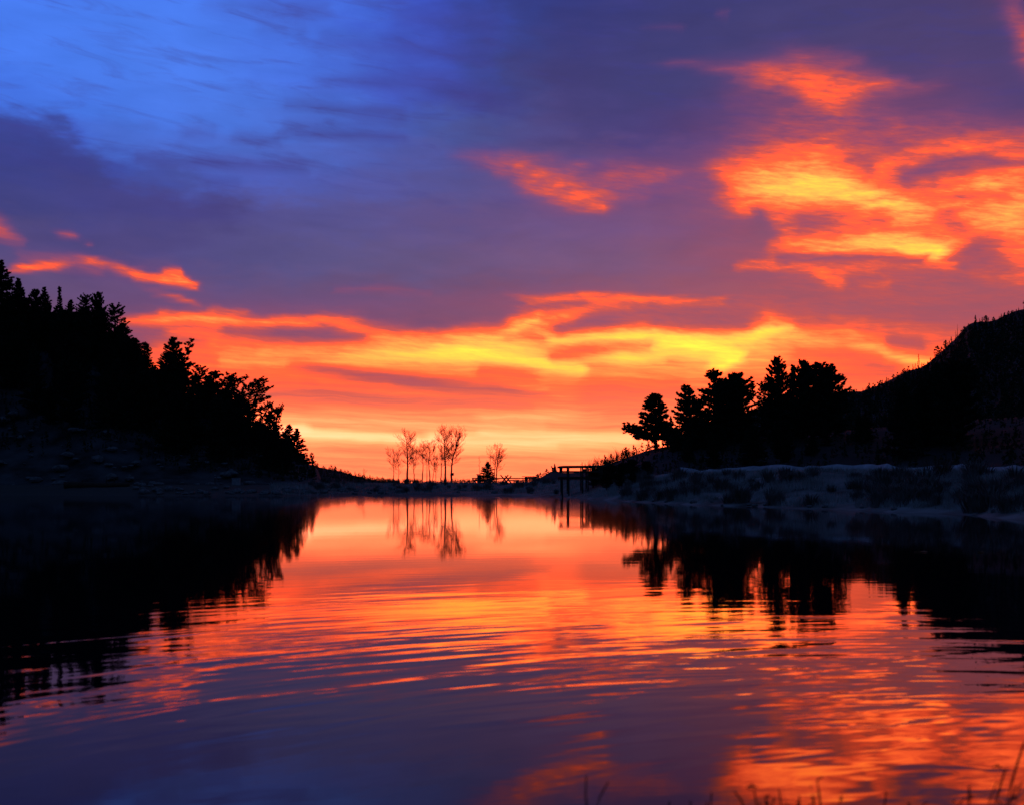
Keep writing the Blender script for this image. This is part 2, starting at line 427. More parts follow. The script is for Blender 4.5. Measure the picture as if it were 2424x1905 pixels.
    fb = xyz(M('ADD', M('MULTIPLY', az, .10), M('MULTIPLY', s1.outputs[0], .5)), M('ADD', M('MULTIPLY', tilt, .85), M('MULTIPLY', s1.outputs[1], 1.1)), 5.5)
    f1 = noise(fb, 2.4, 5, .55, .2)
    f2 = noise(xyz(M('MULTIPLY', az, .30), M('MULTIPLY', tilt, 1.15), 1.5), 3.2, 5, .55, .4)
    f3 = noise(xyz(M('MULTIPLY', az, .05), M('ADD', M('MULTIPLY', M('ADD', el, M('MULTIPLY', az, .035)), 1.1), M('MULTIPLY', s1.outputs[1], .8)), 2.5), 3.0, 5, .58, .15)
    fh = M('ADD', M('MULTIPLY', M('SUBTRACT', f1.outputs[0], .5), .3), M('MULTIPLY', M('SUBTRACT', f2.outputs[0], .5), .28))
    f4 = noise(xyz(M('MULTIPLY', az, .34), M('MULTIPLY', tilt, 2.3), 7.7), 2.6, 4, .55, .6)
    fh = M('ADD', fh, M('MULTIPLY', M('SUBTRACT', f4.outputs[0], .5), .2))
    fl = M('MULTIPLY', M('SUBTRACT', f3.outputs[0], .5), .36)
    f5 = noise(xyz(M('MULTIPLY', az, .36), M('MULTIPLY', M('ADD', el, M('MULTIPLY', az, .2)), 2.3), 11.3), 2.7, 6, .62, .7)
    fh = M('ADD', fh, M('MULTIPLY', M('SUBTRACT', f5.outputs[0], .5), .2))
    k = smooth(el, 3.5, 11.0)
    fib = M('ADD', M('MULTIPLY', fh, k), M('MULTIPLY', fl, M('SUBTRACT', 1.0, M('MULTIPLY', k, .7))))
    amp = smooth(heat, .1, .72)
    heat = M('ADD', heat, M('MULTIPLY', fib, amp))
    # lit colours: high clouds saturated, the horizon paler
    def ramp(fac, stops):
        n = N('ShaderNodeValToRGB')
        cr = n.color_ramp
        cr.elements[0].position, cr.elements[1].position = stops[0][0], stops[-1][0]
        cr.elements[0].color = lin(*stops[0][1]) + (1,)
        cr.elements[1].color = lin(*stops[-1][1]) + (1,)
        for p, c in stops[1:-1]:
            cr.elements.new(p).color = lin(*c) + (1,)
        plug(n.inputs[0], fac)
        return n.outputs[0]
    hi = ramp(heat, [(.2, (120, 66, 118)), (.34, (154, 74, 106)), (.44, (198, 80, 82)), (.52, (236, 90, 66)), (.6, (255, 104, 60)), (.7, (255, 146, 74)), (.81, (255, 190, 84)), (.91, (255, 220, 80)), (1.0, (255, 252, 78))])
    lo = ramp(heat, [(.2, (140, 78, 112)), (.36, (196, 94, 98)), (.46, (238, 108, 88)), (.55, (255, 120, 84)), (.66, (255, 154, 98)), (.78, (255, 190, 122)), (.9, (255, 220, 150)), (1.0, (255, 230, 164))])
    lit = mix(smooth(el, 3.0, 5.6), lo, hi)
    gain = M('ADD', 1.0, M('MULTIPLY', smooth(heat, .46, .85), 3.0))
    lit = V('MULTIPLY', lit, xyz(gain, 1.0, 1.0))
    sky = mix(smooth(heat, .11, .55), bgc, lit)
    # round the rest of the sky: the same cloud deck going on into the dark blue of the east
    away = M('MAXIMUM', smooth(M('ABSOLUTE', az), 29.0, 58.0), smooth(el, 25.0, 46.0))
    sky = mix(away, sky, (.0105, .028, .086, 1))
    ns = N('ShaderNodeTexSky')
    ns.sky_type = 'NISHITA'
    ns.sun_disc = False
    ns.sun_elevation = R(1.0)
    ns.sun_rotation = R(8)
    bg1 = N('ShaderNodeBackground'); bg1.inputs['Strength'].default_value = 1.0
    Lk(sky, bg1.inputs['Color'])
    bg2 = N('ShaderNodeBackground'); bg2.inputs['Strength'].default_value = .004
    Lk(ns.outputs[0], bg2.inputs['Color'])
    ad = N('ShaderNodeAddShader'); Lk(bg1.outputs[0], ad.inputs[0]); Lk(bg2.outputs[0], ad.inputs[1])
    out = N('ShaderNodeOutputWorld'); Lk(ad.outputs[0], out.inputs[0])


build_world()

# the sun is already down behind the gap: only a very weak, broad last glow from its direction
sun_d = bpy.data.lights.new('sun', 'SUN')
sun_d.energy = .015
sun_d.angle = R(180)
sun_d.color = (1, .5, .25)
sun = bpy.data.objects.new('sun', sun_d)
col.objects.link(sun)
sun.rotation_euler = (R(-89), 0, R(-8))

# ------------------------------------------------------------------ helpers
rnd = random.Random(11)


def tag(o, label=None, cat=None, group=None, kind=None):
    if label: o['label'] = label
    if cat: o['category'] = cat
    if group: o['group'] = group
    if kind: o['kind'] = kind
    return o


class MB:
    """collects faces for one mesh object"""
    def __init__(s):
        s.v, s.f, s.t = [], [], []

    def tube(s, pts, rad, n=5, cap=True):
        b0 = len(s.v)
        for i, p in enumerate(pts):
            a = pts[max(i - 1, 0)]
            b = pts[min(i + 1, len(pts) - 1)]
            d = np.array(b, float) - np.array(a, float)
            d /= np.linalg.norm(d) + 1e-9
            u = np.cross(d, (0, 0, 1) if abs(d[2]) < .9 else (1, 0, 0))
            u /= np.linalg.norm(u) + 1e-9
            w = np.cross(d, u)
            r = rad[i]
            for k in range(n):
                t = 2 * math.pi * k / n
                s.v.append(tuple(np.array(p) + (u * math.cos(t) + w * math.sin(t)) * r))
        for i in range(len(pts) - 1):
            for k in range(n):
                a = b0 + i * n + k
                b = b0 + i * n + (k + 1) % n
                s.f.append((a, b, b + n, a + n))
        if cap:
            s.f.append(tuple(b0 + k for k in range(n))[::-1])
            s.f.append(tuple(b0 + (len(pts) - 1) * n + k for k in range(n)))

    def box(s, c, d, rz=0.0, jit=0.0):
        b0 = len(s.v)
        cz, sz = math.cos(rz), math.sin(rz)
        for x, y, z in ((-1, -1, -1), (1, -1, -1), (1, 1, -1), (-1, 1, -1), (-1, -1, 1), (1, -1, 1), (1, 1, 1), (-1, 1, 1)):
            px, py, pz = x * d[0] / 2 + rnd.uniform(-jit, jit), y * d[1] / 2 + rnd.uniform(-jit, jit), z * d[2] / 2 + rnd.uniform(-jit, jit)
            s.v.append((c[0] + px * cz - py * sz, c[1] + px * sz + py * cz, c[2] + pz))
        for f in ((0, 3, 2, 1), (4, 5, 6, 7), (0, 1, 5, 4), (1, 2, 6, 5), (2, 3, 7, 6), (3, 0, 4, 7)):
            s.f.append(tuple(b0 + i for i in f))

    def tri(s, a, b, c):
        n = len(s.v)
        s.v += [tuple(a), tuple(b), tuple(c)]
        s.f.append((n, n + 1, n + 2))

    def mesh(s, name, m, smooth=False):
        me = bpy.data.meshes.new(name)
        if s.t:                                    # tufts: sprays of short broad blades, made all at once
            rg = np.random.default_rng(len(s.t) * 7 + int(abs(s.t[0][1]) * 1e4))
            cnt = np.array([q[6] for q in s.t])
            C = np.repeat(np.array([q[:3] for q in s.t]), cnt, 0)
            rr = np.repeat(np.array([q[3] for q in s.t]), cnt)[:, None]
            O = np.repeat(np.array([q[5] for q in s.t]), cnt, 0)
            n = len(C)
            d = rg.normal(0, 1, (n, 3)) * (1, 1, .7) + (0, 0, .35) + O * .6
            d /= np.linalg.norm(d, axis=1)[:, None] + 1e-9
            u = np.cross(d, rg.normal(0, 1, (n, 3)))
            u /= np.linalg.norm(u, axis=1)[:, None] + 1e-9
            l = rr * rg.uniform(.65, 1.1, (n, 1))
            w = rr * rg.uniform(.3, .5, (n, 1))
            a = C - d * rr * .25
            T = np.stack([a + u * w, a - u * w, C + d * l], 1).reshape(-1, 3)
            assert not s.v
            me.vertices.add(3 * n)
            me.vertices.foreach_set('co', T.astype(np.float32).ravel())
            me.loops.add(3 * n)
            me.loops.foreach_set('vertex_index', np.arange(3 * n, dtype=np.int32))
            me.polygons.add(n)
            me.polygons.foreach_set('loop_start', np.arange(0, 3 * n, 3, dtype=np.int32))
            me.materials.append(m)
            me.update(calc_edges=True)
            return me
        me.from_pydata([tuple(map(float, p)) for p in s.v], [], s.f)
        me.materials.append(m)
        if smooth:
            me.polygons.foreach_set('use_smooth', [True] * len(me.polygons))
        me.update()
        return me

    def build(s, name, m, parent=None, loc=None, smooth=False):
        o = bpy.data.objects.new(name, s.mesh(name, m, smooth))
        col.objects.link(o)
        if parent: o.parent = parent
        if loc: o.location = loc
        return o


def empty(name, loc, rz=0.0):
    o = bpy.data.objects.new(name, None)
    o.empty_display_size = .2
    col.objects.link(o)
    o.location = loc
    o.rotation_euler = (0, 0, rz)
    return o


def link(name, me, parent=None, loc=(0, 0, 0), rz=0.0, sc_=(1, 1, 1)):
    o = bpy.data.objects.new(name, me)
    col.objects.link(o)
    o.location = loc
    o.rotation_euler = (0, 0, rz)
    o.scale = sc_
    if parent: o.parent = parent
    return o


def mat(name, c, rough=.85, var=.35, scale=3.0, c2=None, spec=.25, bump=0.0):
    m = bpy.data.materials.new(name)
    m.use_nodes = True
    nt = m.node_tree
    p = nt.nodes['Principled BSDF']
    p.inputs['Roughness'].default_value = rough
    p.inputs['Specular IOR Level'].default_value = spec
    tc = nt.nodes.new('ShaderNodeTexCoord')
    n = nt.nodes.new('ShaderNodeTexNoise')
    n.inputs['Scale'].default_value = scale
    n.inputs['Detail'].default_value = 5
    nt.links.new(tc.outputs['Object'], n.inputs['Vector'])
    r = nt.nodes.new('ShaderNodeValToRGB')
    r.color_ramp.elements[0].position = .32
    r.color_ramp.elements[1].position = .68
    r.color_ramp.elements[0].color = tuple(x * (1 - var) for x in c) + (1,)
    r.color_ramp.elements[1].color = tuple(c2 or [x * (1 + var) for x in c]) + (1,)
    nt.links.new(n.outputs[0], r.inputs[0])
    nt.links.new(r.outputs[0], p.inputs['Base Color'])
    if bump:
        b = nt.nodes.new('ShaderNodeBump')
        b.inputs['Strength'].default_value = .7
        b.inputs['Distance'].default_value = bump
        nt.links.new(n.outputs[0], b.inputs['Height'])
        nt.links.new(b.outputs[0], p.inputs['Normal'])
    return m


M_needle = mat('needles', (.032, .048, .026), .8, .4, 1.2)
M_bark = mat('bark', (.07, .05, .038), .9, .35, 6)
M_aspen = mat('aspen_bark', (.16, .145, .12), .85, .5, 5)
M_twig = mat('twigs', (.09, .062, .045), .9, .3, 4)
M_wood = mat('weathered_wood', (.06, .053, .046), .85, .3, 4, bump=.01)
M_rock = mat('granite', (.17, .17, .175), .85, .4, 2.5, bump=.05)
M_grass = mat('dry_grass', (.30, .29, .25), .9, .3, .5, c2=(.62, .64, .66))
M_tussock = mat('tussock_grass', (.11, .10, .075), .9, .4, .8, c2=(.30, .30, .29))
M_dark = mat('dark_metal', (.06, .06, .065), .6, .2, 4)
M_pale = mat('pale_concrete', (.34, .35, .37), .85, .2, 3)
M_weed = mat('weed', (.06, .05, .035), .9, .3, 8)
M_leaf = mat('fallen_leaf', (.16, .08, .03), .7, .3, 8)
M_ground = mat('ground_soil', (.13, .125, .11), .95, .4, .35, c2=(.36, .36, .35), bump=.12)
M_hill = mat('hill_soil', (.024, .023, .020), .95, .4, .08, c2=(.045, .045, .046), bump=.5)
M_path = mat('frosty_gravel', (.42, .45, .49), .9, .25, 1.2, bump=.03)


# frost lies on the open right-hand side, tree shade is painted into the left shore's darker gravel
_nt = M_ground.node_tree
_g = _nt.nodes.new('ShaderNodeNewGeometry')
_s = _nt.nodes.new('ShaderNodeSeparateXYZ')
_nt.links.new(_g.outputs['Position'], _s.inputs[0])
_r = _nt.nodes.new('ShaderNodeMapRange')
_r.interpolation_type = 'SMOOTHSTEP'
_r.inputs[1].default_value, _r.inputs[2].default_value = -26, 14
_nt.links.new(_s.outputs[0], _r.inputs[0])
_m = _nt.nodes.new('ShaderNodeMix')
_m.data_type = 'RGBA'
_nt.links.new(_r.outputs[0], _m.inputs['Factor'])
_m.inputs['A'].default_value = (.085, .08, .07, 1)
_p = _nt.nodes['Principled BSDF']
_nt.links.new(_p.inputs['Base Color'].links[0].from_socket, _m.inputs['B'])
_nt.links.new(_m.outputs['Result'], _p.inputs['Base Color'])


# ------------------------------------------------------------------ land
def tab(px, T):
    return np.interp(px, [a for a, b in T], [b for a, b in T])


SHORE = [(-7000, 30), (-3000, 62), (-1500, 100), (-500, 130), (0, 141), (300, 139), (700, 135), (1000, 133), (1250, 130), (1330, 121), (1400, 108), (1480, 94), (1560, 86), (1640, 79), (1720, 76),
         (1800, 73), (1880, 68), (1950, 66), (2050, 63), (2120, 59.5), (2200, 58), (2280, 55.5), (2340, 51), (2424, 47.5), (2600, 42), (3200, 33), (5000, 20), (7000, 13)]
BANK_D = [(-3000, 8), (400, 9), (720, 22), (850, 50), (1000, 56), (1230, 52), (1330, 40), (1450, 24), (1600, 23), (2000, 25), (2424, 22), (4000, 15)]
BANK_H = [(-3000, 1.3), (400, 1.3), (720, 1.4), (900, 1.58), (1200, 1.6), (1330, 1.8), (1450, 2.0), (1600, 2.55), (1800, 2.7), (2000, 2.62), (2424, 2.35), (4000, 2.0)]


def vnoise(x, y, f, seed=0):
    """smooth value noise, cheap and repeatable"""
    x, y = np.asarray(x, float) * f, np.asarray(y, float) * f
    xi, yi = np.floor(x), np.floor(y)
    xf, yf = x - xi, y - yi
    u, v = xf * xf * (3 - 2 * xf), yf * yf * (3 - 2 * yf)

    def h(a, b):
        q = np.sin(a * 127.1 + b * 311.7 + seed * 74.7) * 43758.5453
        return q - np.floor(q)
    return (h(xi, yi) * (1 - u) + h(xi + 1, yi) * u) * (1 - v) + (h(xi, yi + 1) * (1 - u) + h(xi + 1, yi + 1) * u) * v - .5


def land(X, Y):
    X, Y = np.asarray(X, float), np.asarray(Y, float)
    Yc = np.maximum(Y, 3.0)
    px = np.clip(CX + F * X / Yc, -7000, 7000)
    S, D, H = tab(px, SHORE), tab(px, BANK_D), tab(px, BANK_H)
    S = S + (1.6 * vnoise(X, Y * 0, .12, 3) + .8 * vnoise(X, Y * 0, .5, 4)) * np.clip(S / 90 - .25, .1, 1)
    t = Y - S
    q = np.clip(t / D, 0, 1)
    beach = np.clip(t / 3.0, 0, 1) * .16
    z = np.where(t < 0, np.maximum(-1.2, t * .10), beach + (H - .16) * (q * .35 + .65 * q * q * (3 - 2 * q)))
    right = np.clip((px - 1400) / 200, 0, 1)
    rough = np.clip(t / 4, 0, 1)
    topf = np.clip(1.15 - q, 0, 1)
    z = z + rough * topf * (.5 * vnoise(X, Y, .22, 1) + .28 * vnoise(X, Y, .7, 2)) * (.6 + .1 * right) + rough * .05 * vnoise(X, Y, 1.4, 6)
    nearb = np.clip((5.0 - Y) / 1.3, 0, 1)
    z = np.maximum(z, -1.2)
    zn = -.6 + .74 * nearb + .05 * vnoise(X, Y, 1.5, 7) * nearb
    return np.where(Y < 6.0, np.maximum(np.where(t < 0, -1.2, z), zn), z)


def sheet(name, Xg, Yg, Zg, m, kind='structure', wrap=False):
    r, c = Xg.shape
    me = bpy.data.meshes.new(name)
    v = np.stack([Xg, Yg, Zg], -1).reshape(-1, 3)
    i = np.arange(r * c).reshape(r, c)
    a, b, d, e = i[:-1, :-1], i[:-1, 1:], i[1:, 1:], i[1:, :-1]
    f = np.stack([a, b, d, e], -1).reshape(-1, 4)
    me.from_pydata(v.tolist(), [], f.tolist())
    me.polygons.foreach_set('use_smooth', [True] * len(me.polygons))
    me.materials.append(m)
    o = bpy.data.objects.new(name, me)
    col.objects.link(o)
    o['kind'] = kind
    return o


azs = np.concatenate([np.linspace(-180, -62, 40), np.linspace(-60, -28, 60), np.linspace(-27.8, 27.8, 420), np.linspace(28, 60, 60), np.linspace(62, 180, 40)])
rs = np.concatenate([np.geomspace(.5, 30, 36), np.linspace(31, 45, 15), np.linspace(45.6, 205, 230), np.geomspace(210, 3500, 40)])
AZM, RM = np.meshgrid(np.radians(azs), rs)
Xg, Yg = RM * np.sin(AZM), RM * np.cos(AZM)
sheet('ground', Xg, Yg, land(Xg, Yg), M_ground)

# water
M_water = bpy.data.materials.new('lake_water')
M_water.use_nodes = True
nt = M_water.node_tree
P = nt.nodes['Principled BSDF']
P.inputs['Base Color'].default_value = (.002, .004, .010, 1)
P.inputs['Roughness'].default_value = .012
P.inputs['IOR'].default_value = 1.4
P.inputs['Specular Tint'].default_value = (1, .62, .42, 1)
P.inputs['Specular IOR Level'].default_value = .5


def water_waves():
    N, Lk = nt.nodes.new, nt.links.new
    g = N('ShaderNodeNewGeometry')

    def Mt(op, a, b=None):
        n = N('ShaderNodeMath')
        n.operation = op
        for i, v in enumerate((a, b)):
            if v is None: continue
            if isinstance(v, bpy.types.NodeSocket): Lk(v, n.inputs[i])
            else: n.inputs[i].default_value = v
        return n.outputs[0]

    def mapped(rz, sx_, sy_, off=(0, 0, 0)):
        n = N('ShaderNodeMapping')
        n.vector_type = 'TEXTURE'
        n.inputs['Rotation'].default_value = (0, 0, R(rz))
        n.inputs['Scale'].default_value = (1 / sx_, 1 / sy_, 1)
        n.inputs['Location'].default_value = off
        Lk(g.outputs['Position'], n.inputs['Vector'])
        return n.outputs[0]

    def noise(v, s, d, dist=0.0):
        n = N('ShaderNodeTexNoise')
        n.inputs['Scale'].default_value = s
        n.inputs['Detail'].default_value = d
        n.inputs['Roughness'].default_value = .5
        n.inputs['Distortion'].default_value = dist
        Lk(v, n.inputs['Vector'])
        return n.outputs[0]

    def smooth(x, a, b):
        n = N('ShaderNodeMapRange')
        n.interpolation_type = 'SMOOTHSTEP'
        Lk(x, n.inputs[0])
        n.inputs[1].default_value, n.inputs[2].default_value = a, b
        return n.outputs[0]
    sp = N('ShaderNodeSeparateXYZ')
    Lk(g.outputs['Position'], sp.inputs[0])
    Y = sp.outputs[1]
    # long low swells whose crests run away to the right, fading towards the calm far water
    # rings running out from the right-hand near shore
    dxr, dyr = Mt('SUBTRACT', sp.outputs[0], 3.2), Mt('SUBTRACT', Y, 2.0)
    rad = Mt('SQRT', Mt('ADD', Mt('MULTIPLY', dxr, dxr), Mt('MULTIPLY', dyr, dyr)))
    ang = Mt('ARCTAN2', dxr, dyr)
    cv = N('ShaderNodeCombineXYZ')
    Lk(Mt('MULTIPLY', ang, 2.6), cv.inputs[0])
    Lk(Mt('MULTIPLY', rad, 2.15), cv.inputs[1])
    w1 = noise(cv.outputs[0], 1.0, 2, .55)
    cv2 = N('ShaderNodeCombineXYZ')
    Lk(Mt('MULTIPLY', ang, 6.0), cv2.inputs[0])
    Lk(Mt('MULTIPLY', rad, 3.9), cv2.inputs[1])
    w5 = noise(cv2.outputs[0], 1.0, 2, .8)
    w2 = Mt('ADD', Mt('MULTIPLY', w5, .7), Mt('MULTIPLY', noise(mapped(26, .7, 4.2, (3, 1, 0)), 1.0, 2, .7), .6))
    w4 = noise(mapped(20, 2.2, 4.0, (5, 2, 0)), 1.0, 1, .3)
    X = sp.outputs[0]
    cor = Mt('MULTIPLY', smooth(X, .4, 2.2), Mt('SUBTRACT', 1.0, smooth(Y, 6.5, 10)))
    w3 = noise(mapped(3, .5, 5.0, (9, 4, 0)), 1.0, 2, .2)
    patch = noise(mapped(10, .06, .16), 1.0, 2)
    zone = Mt('MULTIPLY', smooth(Y, 5.2, 8.5), Mt('SUBTRACT', 1.0, smooth(Y, 9.0, 20)))
    zone = Mt('MULTIPLY', zone, Mt('ADD', .25, Mt('MULTIPLY', .75, smooth(patch, .3, .6))))
    brk = noise(mapped(28, .32, 1.0, (4, 7, 0)), 1.0, 2, .3)
    zone = Mt('MULTIPLY', zone, Mt('ADD', .36, Mt('MULTIPLY', .6, smooth(brk, .34, .66))))
    zone = Mt('MULTIPLY', zone, Mt('ADD', .5, Mt('MULTIPLY', .5, smooth(sp.outputs[0], -5.0, -1.5))))
    far = Mt('MULTIPLY', Mt('ADD', .05, Mt('MULTIPLY', .14, smooth(patch, .4, .66))), Mt('SUBTRACT', 1.3, smooth(Y, 16, 45)))
    h = Mt('ADD', Mt('ADD', Mt('MULTIPLY', w4, Mt('MULTIPLY', cor, .0032)), Mt('MULTIPLY', w1, Mt('ADD', .0008, Mt('MULTIPLY', zone, .0125)))),
           Mt('ADD', Mt('MULTIPLY', w2, Mt('MULTIPLY', zone, .0042)), Mt('MULTIPLY', w3, Mt('MULTIPLY', far, .0026))))
    rr = N('ShaderNodeMapRange')                   # fine wind ripple too small to resolve: rougher far out
    Lk(Y, rr.inputs[0])
    for i_, v_ in ((1, 8), (2, 60), (3, .018), (4, .05)):
        rr.inputs[i_].default_value = v_
    Lk(rr.outputs[0], P.inputs['Roughness'])
    b = N('ShaderNodeBump')
    b.inputs['Strength'].default_value = 1.0
    b.inputs['Distance'].default_value = 1.0
    Lk(h, b.inputs['Height'])
    Lk(b.outputs[0], P.inputs['Normal'])


water_waves()
wx = np.array([-420., -100, 0, 100, 420])
wy = np.array([3.2, 20, 60, 110, 190])
Xw, Yw = np.meshgrid(wx, wy)
sheet('water', Xw, Yw, Xw * 0, M_water)


# hills: each a real ridge at its own distance
def hill(name, label, ridge, dist, foot, pxs, m, rough=.5, conc=1.25, back=(1.25, .75), rows=46, z0=1.0, frq=.05, seed=1):
    """ridge: (column, row) pairs; dist, foot: depth of the ridge and of the foot over the column"""
    px = np.linspace(pxs[0], pxs[1], int(pxs[2]))
    yr, D, A = tab(px, ridge), tab(px, dist), tab(px, foot)
    Zr = CH + (HY - yr) * D / F
    t = np.concatenate([np.linspace(0, 1, rows), np.linspace(1.06, 2.2, 12)])
    T, PX = np.meshgrid(t, px, indexing='ij')
    Yh = np.where(T <= 1, A + (D - A) * T, D + (T - 1) * (D * back[0] - D))
    prof = np.where(T <= 1, T ** conc, np.maximum(1 - (T - 1) * back[1], -.2))
    Xh = (PX - CX) / F * D * (Yh / D)
    zb = np.minimum(z0, Zr)
    Zh = zb + (Zr - zb) * prof
    amp = rough * np.sin(np.clip(T, 0, 1) * math.pi) ** .5
    Zh = Zh + amp * (1.6 * vnoise(Xh, Yh, frq, seed) + .8 * vnoise(Xh, Yh, frq * 3, seed + 1) + .35 * vnoise(Xh, Yh, frq * 9, seed + 2)) + rough * .12 * vnoise(Xh, Yh, .5, seed + 3)
    Zh = np.where(T == 0, Zh - 2.5, Zh)
    o = sheet(name, Xh, Yh, Zh, m)
    o['label'] = label
    return o


RID_L = [(-2600, 420), (-1200, 500), (-300, 610), (0, 742), (108, 782), (205, 768), (260, 790), (300, 850), (350, 893), (450, 956), (530, 990), (600, 1036), (660, 1070), (712, 1096), (742, 1101), (752, 1112), (762, 1138)]
DIS_L = [(-2600, 150), (0, 205), (400, 192), (745, 176), (762, 174)]
FOO_L = [(-2600, 75), (-1200, 118), (0, 152), (400, 150), (700, 150), (762, 158)]
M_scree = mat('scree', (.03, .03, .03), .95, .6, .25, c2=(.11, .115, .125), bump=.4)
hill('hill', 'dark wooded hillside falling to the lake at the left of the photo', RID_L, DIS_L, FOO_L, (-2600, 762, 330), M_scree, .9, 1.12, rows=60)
RID_R = [(1195, 1147), (1240, 1147), (1262, 1143), (1275, 1133), (1290, 1124), (1302, 1116), (1312, 1111), (1326, 1118), (1394, 1118), (1408, 1108), (1430, 1102), (1460, 1091), (1500, 1076), (1545, 1062), (1600, 1052), (1700, 1040), (1850, 1030), (1990, 1020), (2200, 1000), (2424, 985), (3400, 940), (5200, 900)]
DIS_R = [(1195, 185), (1320, 170), (1545, 152), (1850, 145), (2424, 130), (3400, 100), (5200, 60)]
FOO_R = [(1195, 180), (1320, 158), (1450, 122), (1600, 108), (1800, 104), (2000, 98), (2424, 76), (3400, 55), (5200, 36)]
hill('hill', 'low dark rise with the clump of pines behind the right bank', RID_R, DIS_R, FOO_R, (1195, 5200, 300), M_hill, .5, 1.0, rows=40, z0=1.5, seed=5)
RID_F = [(640, 1070), (700, 1092), (765, 1107), (800, 1113), (830, 1122), (870, 1133), (905, 1137), (935, 1142), (970, 1146)]
hill('hill', 'small far ridge dipping to the gap beyond the left hillside', RID_F, [(640, 700), (970, 700)], [(640, 600), (970, 600)], (640, 970, 90), M_hill, 1.2, 1.0, rows=24, z0=1.2, frq=.02, seed=8)
RID_M = [(1560, 1090), (1600, 1060), (1650, 1028), (1700, 1000), (1780, 972), (1820, 960), (1960, 930), (1992, 927), (2040, 927), (2090, 908), (2140, 882), (2190, 866), (2215, 845), (2235, 826), (2265, 800), (2280, 780), (2290, 768),
         (2310, 762), (2345, 762), (2370, 752), (2400, 738), (2424, 732), (2600, 690), (3200, 600), (4200, 560), (6000, 640)]
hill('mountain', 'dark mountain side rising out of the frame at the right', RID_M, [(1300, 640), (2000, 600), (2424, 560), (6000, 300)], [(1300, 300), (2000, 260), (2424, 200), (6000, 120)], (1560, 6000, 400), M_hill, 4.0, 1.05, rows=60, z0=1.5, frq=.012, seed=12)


def ridge_z(px, Y, rid, dis, foo, conc, z0):
    yr, D, A = float(tab(px, rid)), float(tab(px, dis)), float(tab(px, foo))
    Zr = CH + (HY - yr) * D / F
    t = min(max((Y - A) / (D - A), 0), 1)
    zb = min(z0, Zr)
    return zb + (Zr - zb) * t ** conc


def hz_left(px, Y):
    return max(ridge_z(px, Y, RID_L, DIS_L, FOO_L, 1.12, 1.0), float(land((px - CX) / F * Y, Y)))


def hz_right(px, Y):
    return max(ridge_z(px, Y, RID_R, DIS_R, FOO_R, 1.0, 1.5), float(land((px - CX) / F * Y, Y)))


def at(px, Y, z=None):
    X = (px - CX) / F * Y
    return (X, Y, float(land(X, Y)) if z is None else z)


def zrow(row, Y):
    return CH + (HY - row) * Y / F


# footpath along the top of the right bank
pp = np.linspace(1610, 3000, 120)
Sx = tab(pp, SHORE) + tab(pp, BANK_D)
rowsT = np.array([-1.2, -.4, .4, 1.2])
PXX, TT = np.meshgrid(pp, rowsT)
Yp = tab(PXX, SHORE) + tab(PXX, BANK_D) + 1.0 + TT
Xp = (PXX - CX) / F * Yp
sheet('footpath', Xp, Yp, tab(PXX, BANK_H) + .38 + .4 * vnoise(PXX, PXX * 0, .012, 31) + .2 * vnoise(PXX, PXX * 0, .05, 32) - .5 * (np.abs(TT) > 1), M_path)

# ------------------------------------------------------------------ conifers
def tuft(mb, c, r, rg, out, n=11):
    mb.t.append((float(c[0]), float(c[1]), float(c[2]), r, 0, tuple(out), n))


def limb_path(base, az, L, rise, curl, rg, n=5):
    pts = []
    p = np.array(base, float)
    d = np.array([math.cos(az) * math.cos(rise), math.sin(az) * math.cos(rise), math.sin(rise)])
    for i in range(n):
        pts.append(p.copy())
        d = d + np.array([rg.gauss(0, .09), rg.gauss(0, .09), curl])
        d /= np.linalg.norm(d)
        p = p + d * L / (n - 1)
    return pts


